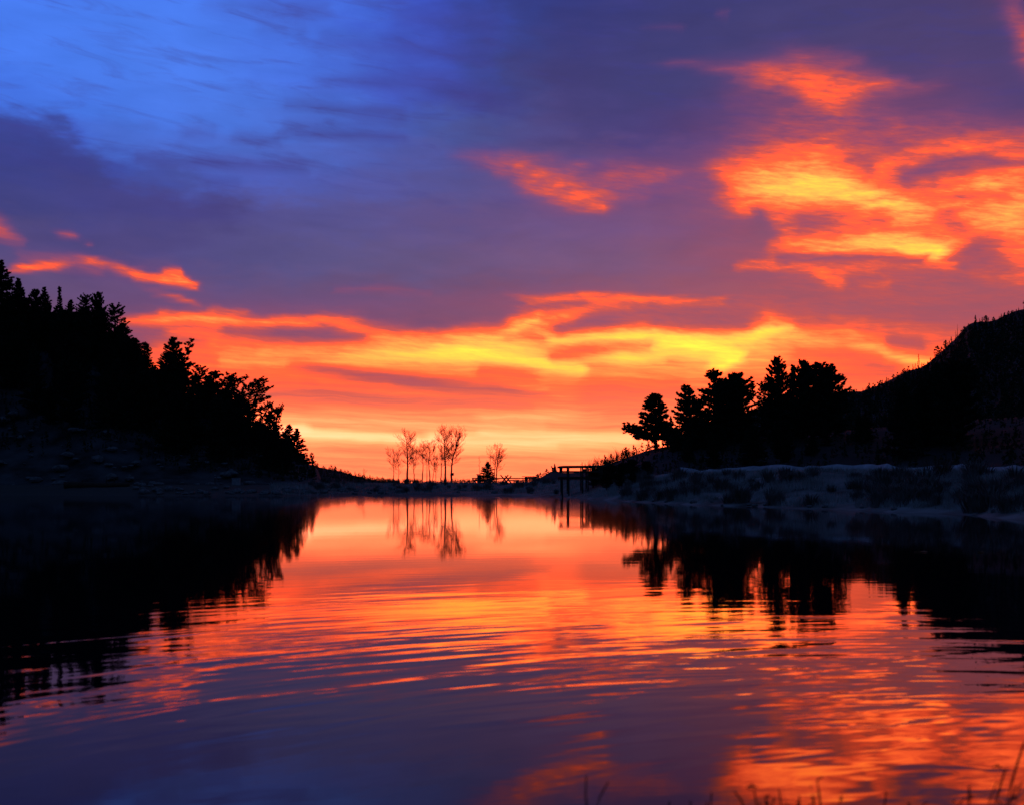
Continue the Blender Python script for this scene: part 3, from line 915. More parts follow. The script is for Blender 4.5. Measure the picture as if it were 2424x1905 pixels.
def conifer(seed, H, Rm, cb, prof, nl, dens=1.0, tr=.30, rise=(-.1, .55), curl=.06, extra=(), top2=None, lean=0.0, flat=.5, gap=.0):
    """returns trunk, branch and crown meshes of one evergreen, base at the origin"""
    rg = random.Random(seed)
    tk, br, cr = MB(), MB(), MB()
    n = 9
    tp = []
    wob = [rg.gauss(0, .03) * H * .25 for _ in range(2)]
    for i in range(n):
        t = i / (n - 1)
        tp.append(np.array([lean * H * t + wob[0] * math.sin(t * 3.1), wob[1] * math.sin(t * 2.6), H * t * .985]))
    r0 = .018 * H + .05
    tk.tube([p - np.array([0, 0, .35]) if i == 0 else p for i, p in enumerate(tp)], [r0 * (1 - .9 * i / (n - 1)) * (1.25 if i == 0 else 1) for i in range(n)], 7)
    stems = [(tp, 0.0)]
    if top2:
        t0, dx, h2 = top2
        b = tp[int(t0 * (n - 1))]
        q = [b + np.array([dx * s ** .7, dx * .2 * s, (h2 * H - b[2]) * s]) for s in np.linspace(0, 1, 6)]
        tk.tube(q, [r0 * .5 * (1 - .85 * i / 5) for i in range(6)], 6)
        stems.append((q, t0))

    def on(stem, t):
        k = t * (len(stem) - 1)
        i = min(int(k), len(stem) - 2)
        return stem[i] + (stem[i + 1] - stem[i]) * (k - i)

    def add_limb(base, az, L, rs_, rr, wide_limb=False):
        pts = limb_path(base, az, L, rs_, curl, rg)
        br.tube(pts, [rr * (1 - .75 * i / 4) for i in range(5)], 4, cap=False)
        m = max(3, int(L * (9.5 if L < 3.35 or not wide_limb else 20) * dens))
        side = np.array([-math.sin(az), math.cos(az), 0])
        for j in range(m):
            s = rg.uniform(.1, 1.0) ** .75
            k = s * 4
            i = min(int(k), 3)
            p = pts[i] + (pts[i + 1] - pts[i]) * (k - i)
            if wide_limb: p = p + np.array([0, 0, rg.gauss(.05, .22)])
            p = p + side * rg.gauss(0, .20) * L * (1.1 - s) + np.array([0, 0, rg.gauss(.05, .5) * tr * flat])
            tuft(cr, p, tr * rg.uniform(.6, 1.2), rg, np.array([math.cos(az), math.sin(az), .3]))
        tuft(cr, pts[-1], tr * 1.05, rg, np.array([math.cos(az), math.sin(az), .5]))
    for si, (stem, ts) in enumerate(stems):
        cnt = nl if si == 0 else int(nl * .4)
        holes = [(rg.uniform(cb, .95), rg.uniform(0, 6.28)) for _ in range(5)]
        for k in range(cnt):
            t = cb + (1 - cb) * ((k + rg.random()) / cnt)
            az = rg.uniform(0, 2 * math.pi)
            if gap and any(abs(t - h) < .06 and abs(math.atan2(math.sin(az - a), math.cos(az - a))) < gap for h, a in holes):
                continue
            L = Rm * prof(t) * rg.choice((rg.uniform(.6, .9), rg.uniform(.8, 1.1)))
            if si: L *= .62
            tt = t if si == 0 else min(1, max(.25, (t - ts) / (1 - ts)))
            f = (t - cb) / (1 - cb)
            add_limb(on(stem, tt), az, max(L, .25), rise[0] + (rise[1] - rise[0]) * f + rg.gauss(0, .12), .012 * H * (1 - .75 * t) + .012)
        for s in (1.0, .98, .96, .94):
            tuft(cr, on(stem, s), tr * (2.6 - s * 2.0), rg, np.array([0, 0, 1.6]), 9)
    for t, az, L, rs_ in extra:
        add_limb(on(tp, t), az, L, rs_, .035 + .012 * L, True)
    return tk.mesh('trunk', M_bark, True), br.mesh('branches', M_bark), cr.mesh('crown', M_needle)


cone = lambda t: max(.08, 1.12 * (1 - t) ** .8)
oval = lambda t: max(.12, math.sin(min(1, (t + .05) ** 1.1) * math.pi) ** .6) if t < .5 else max(.14, (1 - (2 * t - 1) ** 2) ** .55)
bell = lambda t: max(.12, min(1, .62 + t * 2.2) * (1 - t) ** .56 * (.9 + .1 * math.sin(t * 9)))
open_ = lambda t: max(.15, .9 - .75 * abs(t - .6))
spire = lambda t: max(.05, .8 * (1 - t))
flat_ = lambda t: .35 + .65 * min(1, max(0, (t - .3) / .4)) * (1 if t < .9 else .7)

PROTO = {
    'broad': [conifer(x, 10, 3.9, .04, bell, 185, 1.0, .27, rise=(-.1, .4), gap=.3) for x in (1, 2, 3)],
    'cone': [conifer(x, 10, 2.9, .04, cone, 165, 1.0, .25, rise=(-.15, .65), gap=.3) for x in (11, 12, 13)],
    'spire': [conifer(x, 10, 1.9, .05, spire, 150, 1.0, .22, rise=(-.35, .5)) for x in (21, 22)],
    'ragged': [conifer(x, 10, 3.0, .10, open_, 105, .9, .27, gap=.9, flat=.4) for x in (31, 32, 33)],
    'umbrella': [conifer(x, 9, 3.2, .26, flat_, 80, .9, .27, gap=.8, flat=.35) for x in (41, 42)],
    'oval': [conifer(x, 9, 2.7, .08, oval, 160, 1.0, .27, rise=(.05, .8), gap=.35) for x in (51, 52)],
    'twin': [conifer(61, 10, 3.5, .08, bell, 150, 1.0, .28, top2=(.45, 2.3, .985), gap=.5)],
    'windswept': [conifer(71, 8, 3.3, .2, bell, 175, 1.0, .27, gap=.35, lean=-.01, extra=[(.12, math.pi + .1, 3.0, .75), (.15, math.pi - .25, 3.4, .58), (.17, math.pi + .3, 3.6, .5), (.2, math.pi - .1, 3.5, .40), (.22, math.pi + .05, 3.6, .3), (.25, math.pi, 3.5, .2), (.3, math.pi + .2, 3.3, .1), (.14, math.pi - .5, 2.8, .7), (.2, .3, 2.7, .3), (.16, -.3, 2.5, .5), (.25, -.2, 2.9, .2)])],
}
DEAD = None


def plant(kind, loc, H, rz, label, group, name='pine_tree', wide=1.0, var=None):
    fam = PROTO[kind]
    k = rnd.randrange(len(fam)) if var is None else var % len(fam)
    H0 = {'umbrella': 9, 'oval': 9, 'windswept': 8}.get(kind, 10)
    e = empty(name, loc, rz)
    s = H / H0
    e.scale = (s * wide, s * wide, s)
    for nm, me in zip(('trunk', 'branches', 'crown'), fam[k]):
        link(nm, me, e)
    return tag(e, label, 'tree', group)


# --- left hillside: trees whose outlines stand against the sky (column and row of the top, kind, distance, label)
GL = 'evergreens on the left hillside'
left_trees = [
    (2, 616, 'cone', 1.25, 'tall dark evergreen cut by the left edge of the photo'),
    (44, 660, 'cone', 1.0, 'pointed evergreen just right of the tallest tree at the left edge'),
    (84, 686, 'broad', .9, 'bushy-topped pine between the two pointed evergreens on the upper left slope'),
    (105, 680, 'cone', .9, 'narrow evergreen beside the thin spire on the upper left hill'),
    (140, 679, 'spire', .9, 'thin spire-topped fir on the upper left hillside'),
    (168, 711, 'cone', 1.25, 'wide pyramid-shaped evergreen right of the thin spire fir'),
    (203, 705, 'ragged', 1.0, 'open-crowned pine with sky showing through, on the upper left hill'),
    (231, 697, 'oval', .62, 'slim round-headed pine rising above its neighbours on the left hill'),
    (243, 736, 'broad', .8, 'low dark pine tucked below the slim round-headed one'),
    (272, 730, 'ragged', 1.0, 'pine leaning into the bright cloud at the steep break of the left hill'),
    (292, 766, 'broad', 1.1, 'dense pine at the steep edge where the left hillside drops'),
    (318, 800, 'broad', 1.0, 'dark pine low on the steep edge, left of the flat-limbed pine'),
    (343, 811, 'broad', .95, 'medium pine with wide flat lower limbs, left of the big twin-topped pine'),
    (412, 800, 'twin', 1.0, 'big twin-topped pine standing highest on the middle of the left slope'),
    (470, 872, 'ragged', .9, 'ragged pine crowded against the right side of the twin-topped pine'),
    (507, 879, 'broad', 1.0, 'broad pine right of the twin-topped pine, sky showing below its limbs'),
    (548, 900, 'umbrella', 1.0, 'pine with flat spreading limbs pointing right, mid slope'),
    (589, 911, 'umbrella', 1.0, 'thin-crowned pine with see-through branches on the lower left slope'),
    (617, 961, 'spire', .8, 'small narrow fir between the see-through pine and the feathery pines'),
    (635, 960, 'ragged', .8, 'feathery pine with two heads, lower on the left slope'),
    (655, 972, 'umbrella', .7, 'slender pine with tiered limbs near the foot of the left slope'),
    (684, 1005, 'broad', .85, 'second last pine at the foot of the left slope'),
    (702, 1014, 'cone', 1.35, 'last pine at the foot of the left slope, its limbs reaching right over the gap'),
]
for i, (px, row, kind, wide, lab) in enumerate(left_trees):
    D = float(tab(px, DIS_L)) - rnd.uniform(0, 3)
    zb = hz_left(px, D) - .3
    if px > 600: zb -= 1.0
    H = zrow(row, D) - zb
    if px < 300: zb -= 2.5; D -= 3; zb = min(zb, hz_left(px, D) - .3); H = zrow(row, D) - zb
    if kind == 'twin': H *= 1.0
    plant(kind, ((px - CX) / F * D, D, zb), H, 0.0 if kind == 'twin' else rnd.uniform(0, 6.28), lab, GL, wide=wide * (1.35 if 300 < px < 620 else 1.1), var=i)
for k in range(30):
    px = 10 + 690 * (k + rnd.random()) / 30
    D = float(tab(px, DIS_L)) - rnd.uniform(1, 7)
    zb = hz_left(px, D) - .4
    sky = float(np.interp(px, [a[0] for a in left_trees], [a[1] for a in left_trees]))
    H = (zrow(sky, D) - zb) * rnd.uniform(.55, .8)
    if H < 2.5: continue
    plant(rnd.choice(('broad', 'cone', 'broad', 'oval')), ((px - CX) / F * D, D, zb), H, rnd.uniform(0, 6.28), 'dark evergreen crowded among the taller skyline trees of the left hillside', 'evergreens crowded along the left skyline', wide=rnd.uniform(1.0, 1.3))
# trees in the shadowed wood below the skyline, and beyond the frame
for k in range(74):
    if k < 60:
        px = rnd.uniform(-60, 690)
    else:
        px = rnd.uniform(-700, -60)
    D1, A = float(tab(px, DIS_L)), float(tab(px, FOO_L))
    u = rnd.uniform(.30, .93)
    if px > 300: u = rnd.uniform(.35, .85)
    D = A + (D1 - A) * u
    zb = hz_left(px, D) - .4
    X = (px - CX) / F * D
    zr = zrow(float(tab(px, RID_L)), D)
    H = min(rnd.uniform(5.5, 11), max(3.0, zr - zb + 3.0))
    if k < 60:
        plant(rnd.choice(('broad', 'cone', 'cone', 'ragged', 'oval')), (X, D, zb), H, rnd.uniform(0, 6.28), 'dark evergreen in the shadowed wood below the skyline of the left hillside', 'evergreens in the shadowed left wood', wide=rnd.uniform(.85, 1.2))
    else:
        plant(rnd.choice(('broad', 'cone')), (X, D, zb), H, rnd.uniform(0, 6.28), 'dark evergreen on the hillside past the left edge', 'evergreens past the left edge', wide=rnd.uniform(.85, 1.2))

# --- right group
GR = 'pines behind the right bank'
right_trees = [
    (1553, 934, 'windswept', 152, 1.1, 'windswept pine on the crest with long low limbs reaching left'),
    (1588, 985, 'cone', 148, .7, 'small dark pine close behind the windswept one'),
    (1624, 912, 'broad', 145, .9, 'narrow pine between the windswept pine and the big dark clump'),
    (1690, 876, 'broad', 143, 1.15, 'broadest pine of the dark clump, pointed at the top'),
    (1722, 905, 'broad', 140, 1.1, 'pine hidden inside the dark clump between its two heads'),
    (1737, 889, 'oval', 142, 1.2, 'round-shouldered pine at the right of the dark clump'),
    (1655, 945, 'broad', 138, 1.2, 'short pine in front of the dark clump, on its left side'),
    (1752, 955, 'broad', 140, .8, 'low pine on the right flank of the dark clump'),
    (1842, 846, 'broad', 138, .9, 'tallest pine right of the gap, with a blunt bushy top'),
    (1818, 912, 'ragged', 137, .8, 'pine with upturned limb tips beside the gap'),
    (1876, 865, 'cone', 137, .75, 'slim pointed pine next to the tallest right-hand pine'),
    (1905, 860, 'oval', 136, .7, 'slim round-topped pine with a hole of sky in its crown'),
    (1944, 864, 'oval', 135, 1.1, 'round pine at the right end of the group'),
    (1976, 898, 'ragged', 135, .9, 'leaning side pine on the outer right of the group'),
]
for i, (px, row, kind, D, wide, lab) in enumerate(right_trees):
    zb = hz_right(px, D) - .3
    H = zrow(row, D) - zb
    plant(kind, ((px - CX) / F * D, D, zb), H, 0.0 if kind == 'windswept' else rnd.uniform(0, 6.28), lab, GR, wide=wide * min(1.3, 10.5 / H), var=i)
for k in range(26):
    px = rnd.uniform(1600, 2420) if k < 22 else rnd.uniform(2450, 3200)
    A, D1 = float(tab(px, FOO_R)), float(tab(px, DIS_R))
    D = A + (D1 - A) * rnd.uniform(.2, .8)
    zb = hz_right(px, D) - .3
    top = max(float(tab(px, RID_M)) + 22, 975 if px < 2000 else 0) + rnd.uniform(0, 50)
    H = max(3.0, min(zrow(top, D) - zb, 9))
    plant(rnd.choice(('broad', 'cone', 'oval')), ((px - CX) / F * D, D, zb), H, rnd.uniform(0, 6.28), 'dark pine lost in the shadow below the mountain behind the right bank', 'pines in the right-hand shadow', wide=rnd.uniform(.9, 1.2))

# --- small trees along the far ridges
def mini(seed, H, r, nl, fat):
    rg = random.Random(seed)
    tk, cr = MB(), MB()
    tk.tube([(0, 0, -.5), (0, 0, H * .98)], [.12, .02], 5)
    for k in range(nl):
        t = (k + rg.random()) / nl
        L = r * (max(.08, (1 - t)) if not fat else max(.2, math.sin((t * .85 + .12) * math.pi)))
        az = rg.uniform(0, 6.28)
        for s in (.35, .75, 1.0):
            c = np.array([math.cos(az) * L * s, math.sin(az) * L * s, H * (.1 + .9 * t) + (.15 if fat else -.25) * s])
            tuft(cr, c, r * .34, rg, np.array([math.cos(az), math.sin(az), .2]), 6)
    return tk.mesh('trunk', M_bark), cr.mesh('crown', M_needle)


MINI = [mini(1, 10, 1.7, 34, 0), mini(2, 10, 1.3, 30, 0), mini(3, 9, 2.6, 36, 1), mini(4, 8, 2.2, 30, 1), mini(5, 10, 2.0, 36, 0)]


def small_tree(k, loc, H, label, group):
    e = empty('conifer', loc, rnd.uniform(0, 6.28))
    h0 = (10, 10, 9, 8, 10)[k]
    e.scale = (H / h0,) * 3
    link('trunk', MINI[k][0], e)
    link('crown', MINI[k][1], e)
    return tag(e, label, 'tree', group)


DM = [(1300, 640), (2000, 600), (2424, 560), (6000, 300)]
special = [(2174, 872, 838, 1, 'thin lone spire on the lower mountain ridge, above the pines'), (2161, 880, 862, 0, 'short pointed tree just below the lone spire on the mountain ridge'),
           (2218, 846, 820, 2, 'bushy round tree overhanging the steep ridge step'), (2239, 828, 806, 2, 'larger bushy tree on the ridge step under the rocky knob'), (2253, 818, 801, 1, 'small pointed tree right of the bushy pair on the ridge step'),
           (2310, 764, 751, 0, 'left one of the two little trees on top of the rocky knob'), (2319, 763, 754, 0, 'right one of the two little trees on top of the rocky knob'),
           (2336, 764, 748, 3, 'round tree with a gap in it on the saddle behind the rocky knob'), (2352, 762, 751, 2, 'low bushy tree right of the saddle on the mountain ridge'),
           (2366, 755, 748, 1, 'small tree where the ridge climbs again past the saddle'), (2411, 737, 727, 1, 'pointed tree near the right edge on the mountain ridge'), (2424, 734, 722, 1, 'pointed tree on the ridge cut by the right edge of the photo')]
for px, b, tp_, k, lab in special:
    D = float(tab(px, DM)) - 2
    z = zrow(float(tab(px, RID_M)), D)
    small_tree(k, ((px - CX) / F * D, D, z - .8), zrow(tp_, D) - z + .8, lab, 'small trees along the mountain ridge')
for k in range(54):
    px = 1780 + 660 * (k + rnd.random()) / 54
    if 2262 < px < 2306: continue
    D = float(tab(px, DM)) + rnd.uniform(-8, 2)
    z = zrow(float(tab(px, RID_M)), float(tab(px, DM)))
    small_tree(rnd.choice((0, 1, 2, 3, 4, 4)), ((px - CX) / F * D, D, z - 1.6), rnd.choice((1.6, 2.0, 2.6, 3.2, 4.4)) + rnd.uniform(0, .8), 'tiny dark tree fringing the mountain ridge against the sky', 'small trees along the mountain ridge')
for px, h in ((2266, 7.5), (2262, 5.0)):
    D = float(tab(px, DM)) - 2
    z = zrow(float(tab(px, RID_M)), D)
    e = empty('dead_tree', ((px - CX) / F * D, D, z - .6))
    m_ = MB(); m_.tube([(0, 0, 0), (.1, 0, h * .5), (.05, 0, h)], [.16, .1, .03], 5); m_.build('trunk', M_bark, e)
    m_ = MB()
    for q in range(5):
        zz = h * (.4 + .1 * q); a = rnd.uniform(0, 6.28)
        m_.tube([(0, 0, zz), (math.cos(a) * .6, math.sin(a) * .6, zz + .3)], [.04, .02], 3)
    m_.build('branches', M_bark, e)
    tag(e, 'taller bare dead trunk beside the rocky knob' if h > 6 else 'shorter bare dead trunk left of the rocky knob', 'tree', 'dead trunks by the rocky knob')
for k in range(30):
    px = 690 + 260 * (k + rnd.random()) / 30
    D = 698 + rnd.uniform(-10, 0)
    z = zrow(float(tab(px, RID_F)), 700)
    small_tree(rnd.choice((0, 2, 3, 4)), ((px - CX) / F * D, D, z - 1.6), rnd.uniform(2.4, 4.6), 'tiny dark tree on the low far ridge left of the bare aspens', 'small trees on the low far ridge')
for k in range(12):
    px = 1222 + 96 * (k + rnd.random()) / 12
    D = float(tab(px, DIS_R))
    z = zrow(float(tab(px, RID_R)), D)
    small_tree(rnd.choice((2, 3)), ((px - CX) / F * D, D, z - .5), rnd.uniform(.8, 1.5), 'low dark bush on the small slope left of the wooden deck', 'bushes on the slope left of the deck')

# the closed woods on the slopes, too dark and dense to count
def wood(name, label, n, pxr, rid, dis, foo, conc, z0, hr, seed, u0=.12, u1=1.0, top=True):
    rg = random.Random(seed)
    mb = MB()
    for k in range(n):
        px = rg.uniform(*pxr)
        u = rg.uniform(u0, u1) if k % 4 or not top else 1.0 - rg.random() ** 2 * .10
        A, D = float(tab(px, foo)), float(tab(px, dis))
        Y = A + (D - A) * u
        z = ridge_z(px, Y, rid, dis, foo, conc, z0)
        X = (px - CX) / F * Y
        h = rg.uniform(*hr) * (1 if top or u < .9 else .5)
        r = h * rg.uniform(.2, .42)
        for q in range(14):
            t = rg.random()
            a = rg.uniform(0, 6.28)
            L = r * (1.05 - t) * rg.uniform(.5, 1)
            c = np.array([X + math.cos(a) * L * .7, Y + math.sin(a) * L * .7, z + h * t - .2])
            tuft(mb, c, h * .15, rg, np.array([math.cos(a) * .5, math.sin(a) * .5, .8]), 3)
    o = mb.build(name, M_needle)
    tag(o, label, 'trees', kind='stuff')


wood('mountain_wood', 'unbroken dark conifer wood covering the mountain side at the right', 5200, (1590, 2560), RID_M, DM, [(1300, 300), (2000, 260), (2424, 200), (6000, 120)], 1.05, 1.5, (2.6, 5.6), 5, .05, .965, False)
wood('undergrowth', 'dark brush and young conifers on the steep slope under the left trees', 1300, (-300, 745), RID_L, DIS_L, FOO_L, 1.12, 1.0, (.8, 2.6), 6, .2, 1.0)
wood('ridge_wood', 'thin dark wood covering the low far ridge beyond the left hillside', 900, (640, 935), RID_F, [(640, 700), (970, 700)], [(640, 600), (970, 600)], 1.0, 1.2, (1.4, 2.8), 9, .1, .97, False)
wood('undergrowth', 'dark brush under the pines behind the right bank', 900, (1420, 2600), RID_R, DIS_R, FOO_R, 1.0, 1.5, (.6, 1.8), 7, .1, 1.0)

# ------------------------------------------------------------------ bare trees
def bare_tree(name, base, path, r0, label, group, crown0=.3, nb=40, spread=.28, up=.7, seed=1, side=0.0):
    crown0 = crown0 * .7 + .12
    nb = int(nb * 1.15)
    """path: trunk points relative to the base (x, z)"""
    rg = random.Random(seed)
    e = empty(name, base)
    P_ = [np.array([x, 0.15 * math.sin(3 * i), z]) for i, (x, z) in enumerate(path)]
    # resample
    Q = []
    for i in range(len(P_) - 1):
        for s in np.linspace(0, 1, 4, endpoint=False):
            Q.append(P_[i] + (P_[i + 1] - P_[i]) * s)
    Q.append(P_[-1])
    Q = np.array(Q)                                # evenly spaced along the trunk
    sl = np.concatenate([[0], np.cumsum(np.linalg.norm(np.diff(Q, axis=0), axis=1))])
    Q = [np.array([np.interp(u, sl, Q[:, c]) for c in range(3)]) for u in np.linspace(0, sl[-1], 14)]
    H = path[-1][1]
    for i in range(1, len(Q) - 1):
        Q[i] = Q[i] + np.array([rg.gauss(0, .0035), rg.gauss(0, .0035), 0]) * H
    nq = len(Q)
    tk = MB()
    tk.tube([Q[0] - np.array([0, 0, .3])] + Q[1:], [max(.02, r0 * 1.3 * (1 - .86 * (i / (nq - 1)) ** .9)) for i in range(nq)], 6)
    tk.build('trunk', M_aspen, e, smooth=True)
    br = MB()

    def twig(p, d, L, r, depth):
        n = 4
        pts = [p.copy()]
        for i in range(n - 1):
            d = d + np.array([rg.gauss(0, .10), rg.gauss(0, .10), .10 * up])
            d /= np.linalg.norm(d)
            pts.append(pts[-1] + d * L / (n - 1))
        br.tube(pts, [max(.0075, r * (1 - .6 * i / (n - 1))) for i in range(n)], 3, cap=False)
        if depth > 0:
            for j in range(max(2, min(8, int(L * (4.6 if depth > 1 else 5.6)) + rg.randint(0, 1)))):
                k = rg.uniform(.25, 1) * (n - 1)
                i = min(int(k), n - 2)
                q = pts[i] + (pts[i + 1] - pts[i]) * (k - i)
                a = d + np.array([rg.gauss(0, .5), rg.gauss(0, .5), rg.gauss(.15, .3)])
                a /= np.linalg.norm(a)
                twig(q, a, L * rg.uniform(.4, .62), max(.009, r * .5), depth - 1)
    for k in range(nb):
        t = crown0 + (1 - crown0) * ((k + rg.random()) / nb) ** .9
        i = min(int(t * (nq - 1)), nq - 2)
        p = Q[i] + (Q[i + 1] - Q[i]) * (t * (nq - 1) - i)
        az = rg.uniform(0, 6.28)
        f = (t - crown0) / (1 - crown0)
        L = H * spread * 1.0 * (.3 + .7 * math.sin(min(1, f * .78 + .22) * math.pi)) * rg.uniform(.55, 1.1)
        el_ = up * rg.uniform(.6, 1.4)
        d = np.array([math.cos(az) * math.cos(el_) + side, math.sin(az) * math.cos(el_), math.sin(el_)])
        twig(p, d / np.linalg.norm(d), L, r0 * .3 * (1 - .6 * t), 2)
    br.build('branches', M_twig, e)
    return tag(e, label, 'tree', group)


YA = 188.0
K = YA / F
ASP = 'bare aspens on the far shore'


def aspen(bpx, pts, r, lab, seed, **kw):
    zb = float(land((bpx - CX) / F * YA, YA)) - .1
    path = [((x - bpx) * K, zrow(y, YA) - zb) for x, y in pts]
    path[0] = (path[0][0], 0.0)
    bare_tree('aspen_tree', ((bpx - CX) / F * YA, YA + rnd.uniform(-1.5, 1.5), zb), path, r, lab, ASP, seed=seed, **kw)


aspen(963, [(963, 1142), (963.5, 1090), (963, 1060), (960, 1035), (957, 1019)], .165, 'tall bare aspen at the left, forking low with a limb to the left', 3, nb=38, crown0=.25, spread=.24)
aspen(931, [(931, 1142), (932, 1100), (931, 1066)], .07, 'thin faint bare aspen at the left end of the row', 4, nb=30, spread=.32)
aspen(944, [(944, 1142), (945, 1115), (944, 1093)], .045, 'small bare sapling between the first two aspens', 5, nb=22, spread=.3)
aspen(981, [(982, 1142), (980, 1100), (978, 1057)], .085, 'middle-sized bare aspen just right of the tall left one', 6, nb=36, spread=.24)
aspen(1000, [(1000, 1142), (1002, 1095), (1002, 1045)], .095, 'slim straight bare aspen with a thin top in the middle of the row', 7, nb=28, crown0=.4, spread=.18)
aspen(1011, [(1011, 1142), (1012, 1110), (1010, 1080)], .07, 'thin bare stem close left of the forked aspen', 8, nb=14, crown0=.5, spread=.2)
aspen(1017, [(1018, 1142), (1015, 1095), (1018, 1060), (1018, 1046)], .10, 'bare aspen whose trunk forks at half height', 9, nb=34, crown0=.42, spread=.28)
aspen(1024, [(1024, 1142), (1029, 1110), (1033, 1080)], .065, 'bare aspen leaning to the right', 10, nb=26, crown0=.4, spread=.28)
aspen(1033, [(1033, 1142), (1033, 1120), (1032, 1096)], .06, 'short bare aspen stub under the dense twigs', 11, nb=20, spread=.3)
aspen(1045, [(1044.5, 1142), (1046.5, 1100), (1048, 1056)], .09, 'dark-twigged bare aspen left of the tallest', 12, nb=40, crown0=.35, spread=.22)
aspen(1055, [(1055.5, 1142), (1055, 1090), (1052, 1050), (1051, 1013)], .16, 'tallest bare aspen, straight and thick', 13, nb=46, crown0=.3, spread=.22)
aspen(1067, [(1067, 1142), (1069, 1101), (1073, 1077), (1082, 1045), (1088, 1014)], .15, 'tall bare aspen curving to the right', 14, nb=44, crown0=.2, spread=.25, side=.15)
GW = 'bare trees beside the small spruce'


def bare(bpx, pts, r, lab, seed, Y=180.0, **kw):
    zb = float(land((bpx - CX) / F * Y, Y)) - .1
    path = [((x - bpx) * Y / F, zrow(y, Y) - zb) for x, y in pts]
    path[0] = (path[0][0], 0.0)
    bare_tree('bare_tree', ((bpx - CX) / F * Y, Y, zb), path, r, lab, GW, seed=seed, **kw)


bare(1174, [(1174, 1142), (1176, 1110), (1179, 1082), (1182, 1062), (1184, 1054)], .11, 'bare tree leaning right over the rail fence', 21, nb=40, crown0=.25, spread=.26, side=.2)
bare(1169, [(1169, 1142), (1171, 1110), (1174, 1082), (1175.5, 1062)], .085, 'bare tree close left of the one over the fence', 22, nb=24, crown0=.4, spread=.2)
bare(1161, [(1159, 1142), (1162, 1092), (1161, 1070), (1160, 1055)], .06, 'thin bare stem rising behind the small spruce', 23, nb=18, crown0=.5, spread=.18)
bare(1136, [(1136, 1142), (1135, 1113), (1134, 1079)], .05, 'single bare whip left of the small spruce', 24, nb=9, crown0=.5, spread=.10)
bare(858, [(858, 1142), (859, 1128), (861, 1111)], .045, 'lonely bare sapling left of the aspens', 25, nb=14, crown0=.3, spread=.3)

# small spruce
zb = at(1154.6, 178)[2]
plant('cone', ((1154.6 - CX) / F * 178, 178, zb - .1), zrow(1091, 178) - zb, 1.0, 'small dark spruce with the bare trees behind it', None, name='spruce_tree', wide=2.1, var=1)


# bare shrubs
def shrub(px, Y, z, h, w, lab, group, seed, n=46):
    rg = random.Random(seed)
    e = empty('bare_shrub', ((px - CX) / F * Y, Y, z))
    mb = MB()
    for k in range(n):
        a, o = rg.uniform(0, 6.28), rg.uniform(0, .5) * w
        p = np.array([math.cos(a) * o, math.sin(a) * o, -.1])
        d = np.array([math.cos(a) * .35 + rg.gauss(0, .15), math.sin(a) * .35 + rg.gauss(0, .15), 1.0])
        L = h * rg.uniform(.55, 1.1)
        pts = [p]
        for i in range(4):
            d = d + np.array([rg.gauss(0, .12), rg.gauss(0, .12), 0])
            pts.append(pts[-1] + d / np.linalg.norm(d) * L / 4)
        mb.tube(pts, [.018, .015, .012, .010, .008], 3, cap=False)
        for j in range(4):
            i = rg.randint(1, 3)
            q = pts[i]
            dd = d / np.linalg.norm(d) + np.array([rg.gauss(0, .4), rg.gauss(0, .4), .1])
            mb.tube([q, q + dd * L * .2, q + (dd + np.array([0, 0, .3])) * L * .34], [.01, .009, .007], 3, cap=False)
    mb.build('twigs', M_twig, e)
    tag(e, lab, 'shrub', group)


GS = 'leafless shrubs against the glow'
for i, (px, top, w, lab) in enumerate([(1400, 1086, 1.4, 'low leafless shrub just right of the deck'), (1425, 1080, 1.6, 'leafless shrub second from the deck'), (1452, 1074, 1.6, 'middle leafless shrub with mixed twigs on the slope'),
                                       (1472, 1062, 1.5, 'tallest leafless shrub before the windswept pine'), (1495, 1064, 1.3, 'leafless shrub nearest the windswept pine')]):
    Y = 168 - i * 3
    z = zrow(float(tab(px, RID_R)), float(tab(px, DIS_R))) - .2
    shrub(px, Y, z, zrow(top, Y) - z, w, lab, GS, 60 + i)
shrub(1437, 163, zrow(1100, 163) - .4, 1.5, .5, 'dense dark upright bush among the leafless shrubs', GS, 77, n=90)
shrub(2218, 73, at(2218, 73)[2], 1.5, 1.3, 'leafless shrub standing on the right bank by the path', None, 78)
shrub(983, YA - 2, at(983, YA - 2)[2], .75, .9, 'small round shrub at the foot of the middle-sized aspen', None, 79, n=80)
for i, px in enumerate((1092, 1104, 1113, 1222)):
    shrub(px, 184, at(px, 184)[2], .7, .9, ('scrubby bush right of the box on its post', 'scrubby bush midway between the post box and the fence end', 'scrubby bush touching the low fence end', 'scrubby bush under the rail beside the picnic table')[i], 'scrub along the far bank', 90 + i, n=40)

for i in range(16):
    px = 915 + 11 * i + rnd.uniform(-4, 4)
    Yq = 187 + rnd.uniform(-4, 4)
    shrub(px, Yq, at(px, Yq)[2] - .05, rnd.uniform(.35, 1.1), 1.0, 'low scrub tangled round the feet of the bare aspens', 'scrub under the aspens', 120 + i, n=34)
# ------------------------------------------------------------------ things on the far shore
# box on a post beside the curving aspen
Y = 186.0
x, y, z = at(1070, Y)
e = empty('post_box', (x, y, z))
m_ = MB(); m_.tube([(0, 0, -.2), (0, 0, zrow(1124, Y) - z)], [.055, .05], 7); m_.build('post', M_wood, e)
m_ = MB(); m_.box((.08, 0, zrow(1122, Y) - z), (.46, .3, .42)); b_ = m_.build('box', M_dark, e)
m_ = MB(); m_.box((.08, 0, zrow(1122, Y) - z + .235), (.56, .4, .05)); m_.build('lid', M_wood, e)
tag(e, 'small dark box on a post at the foot of the curving aspen', 'box')

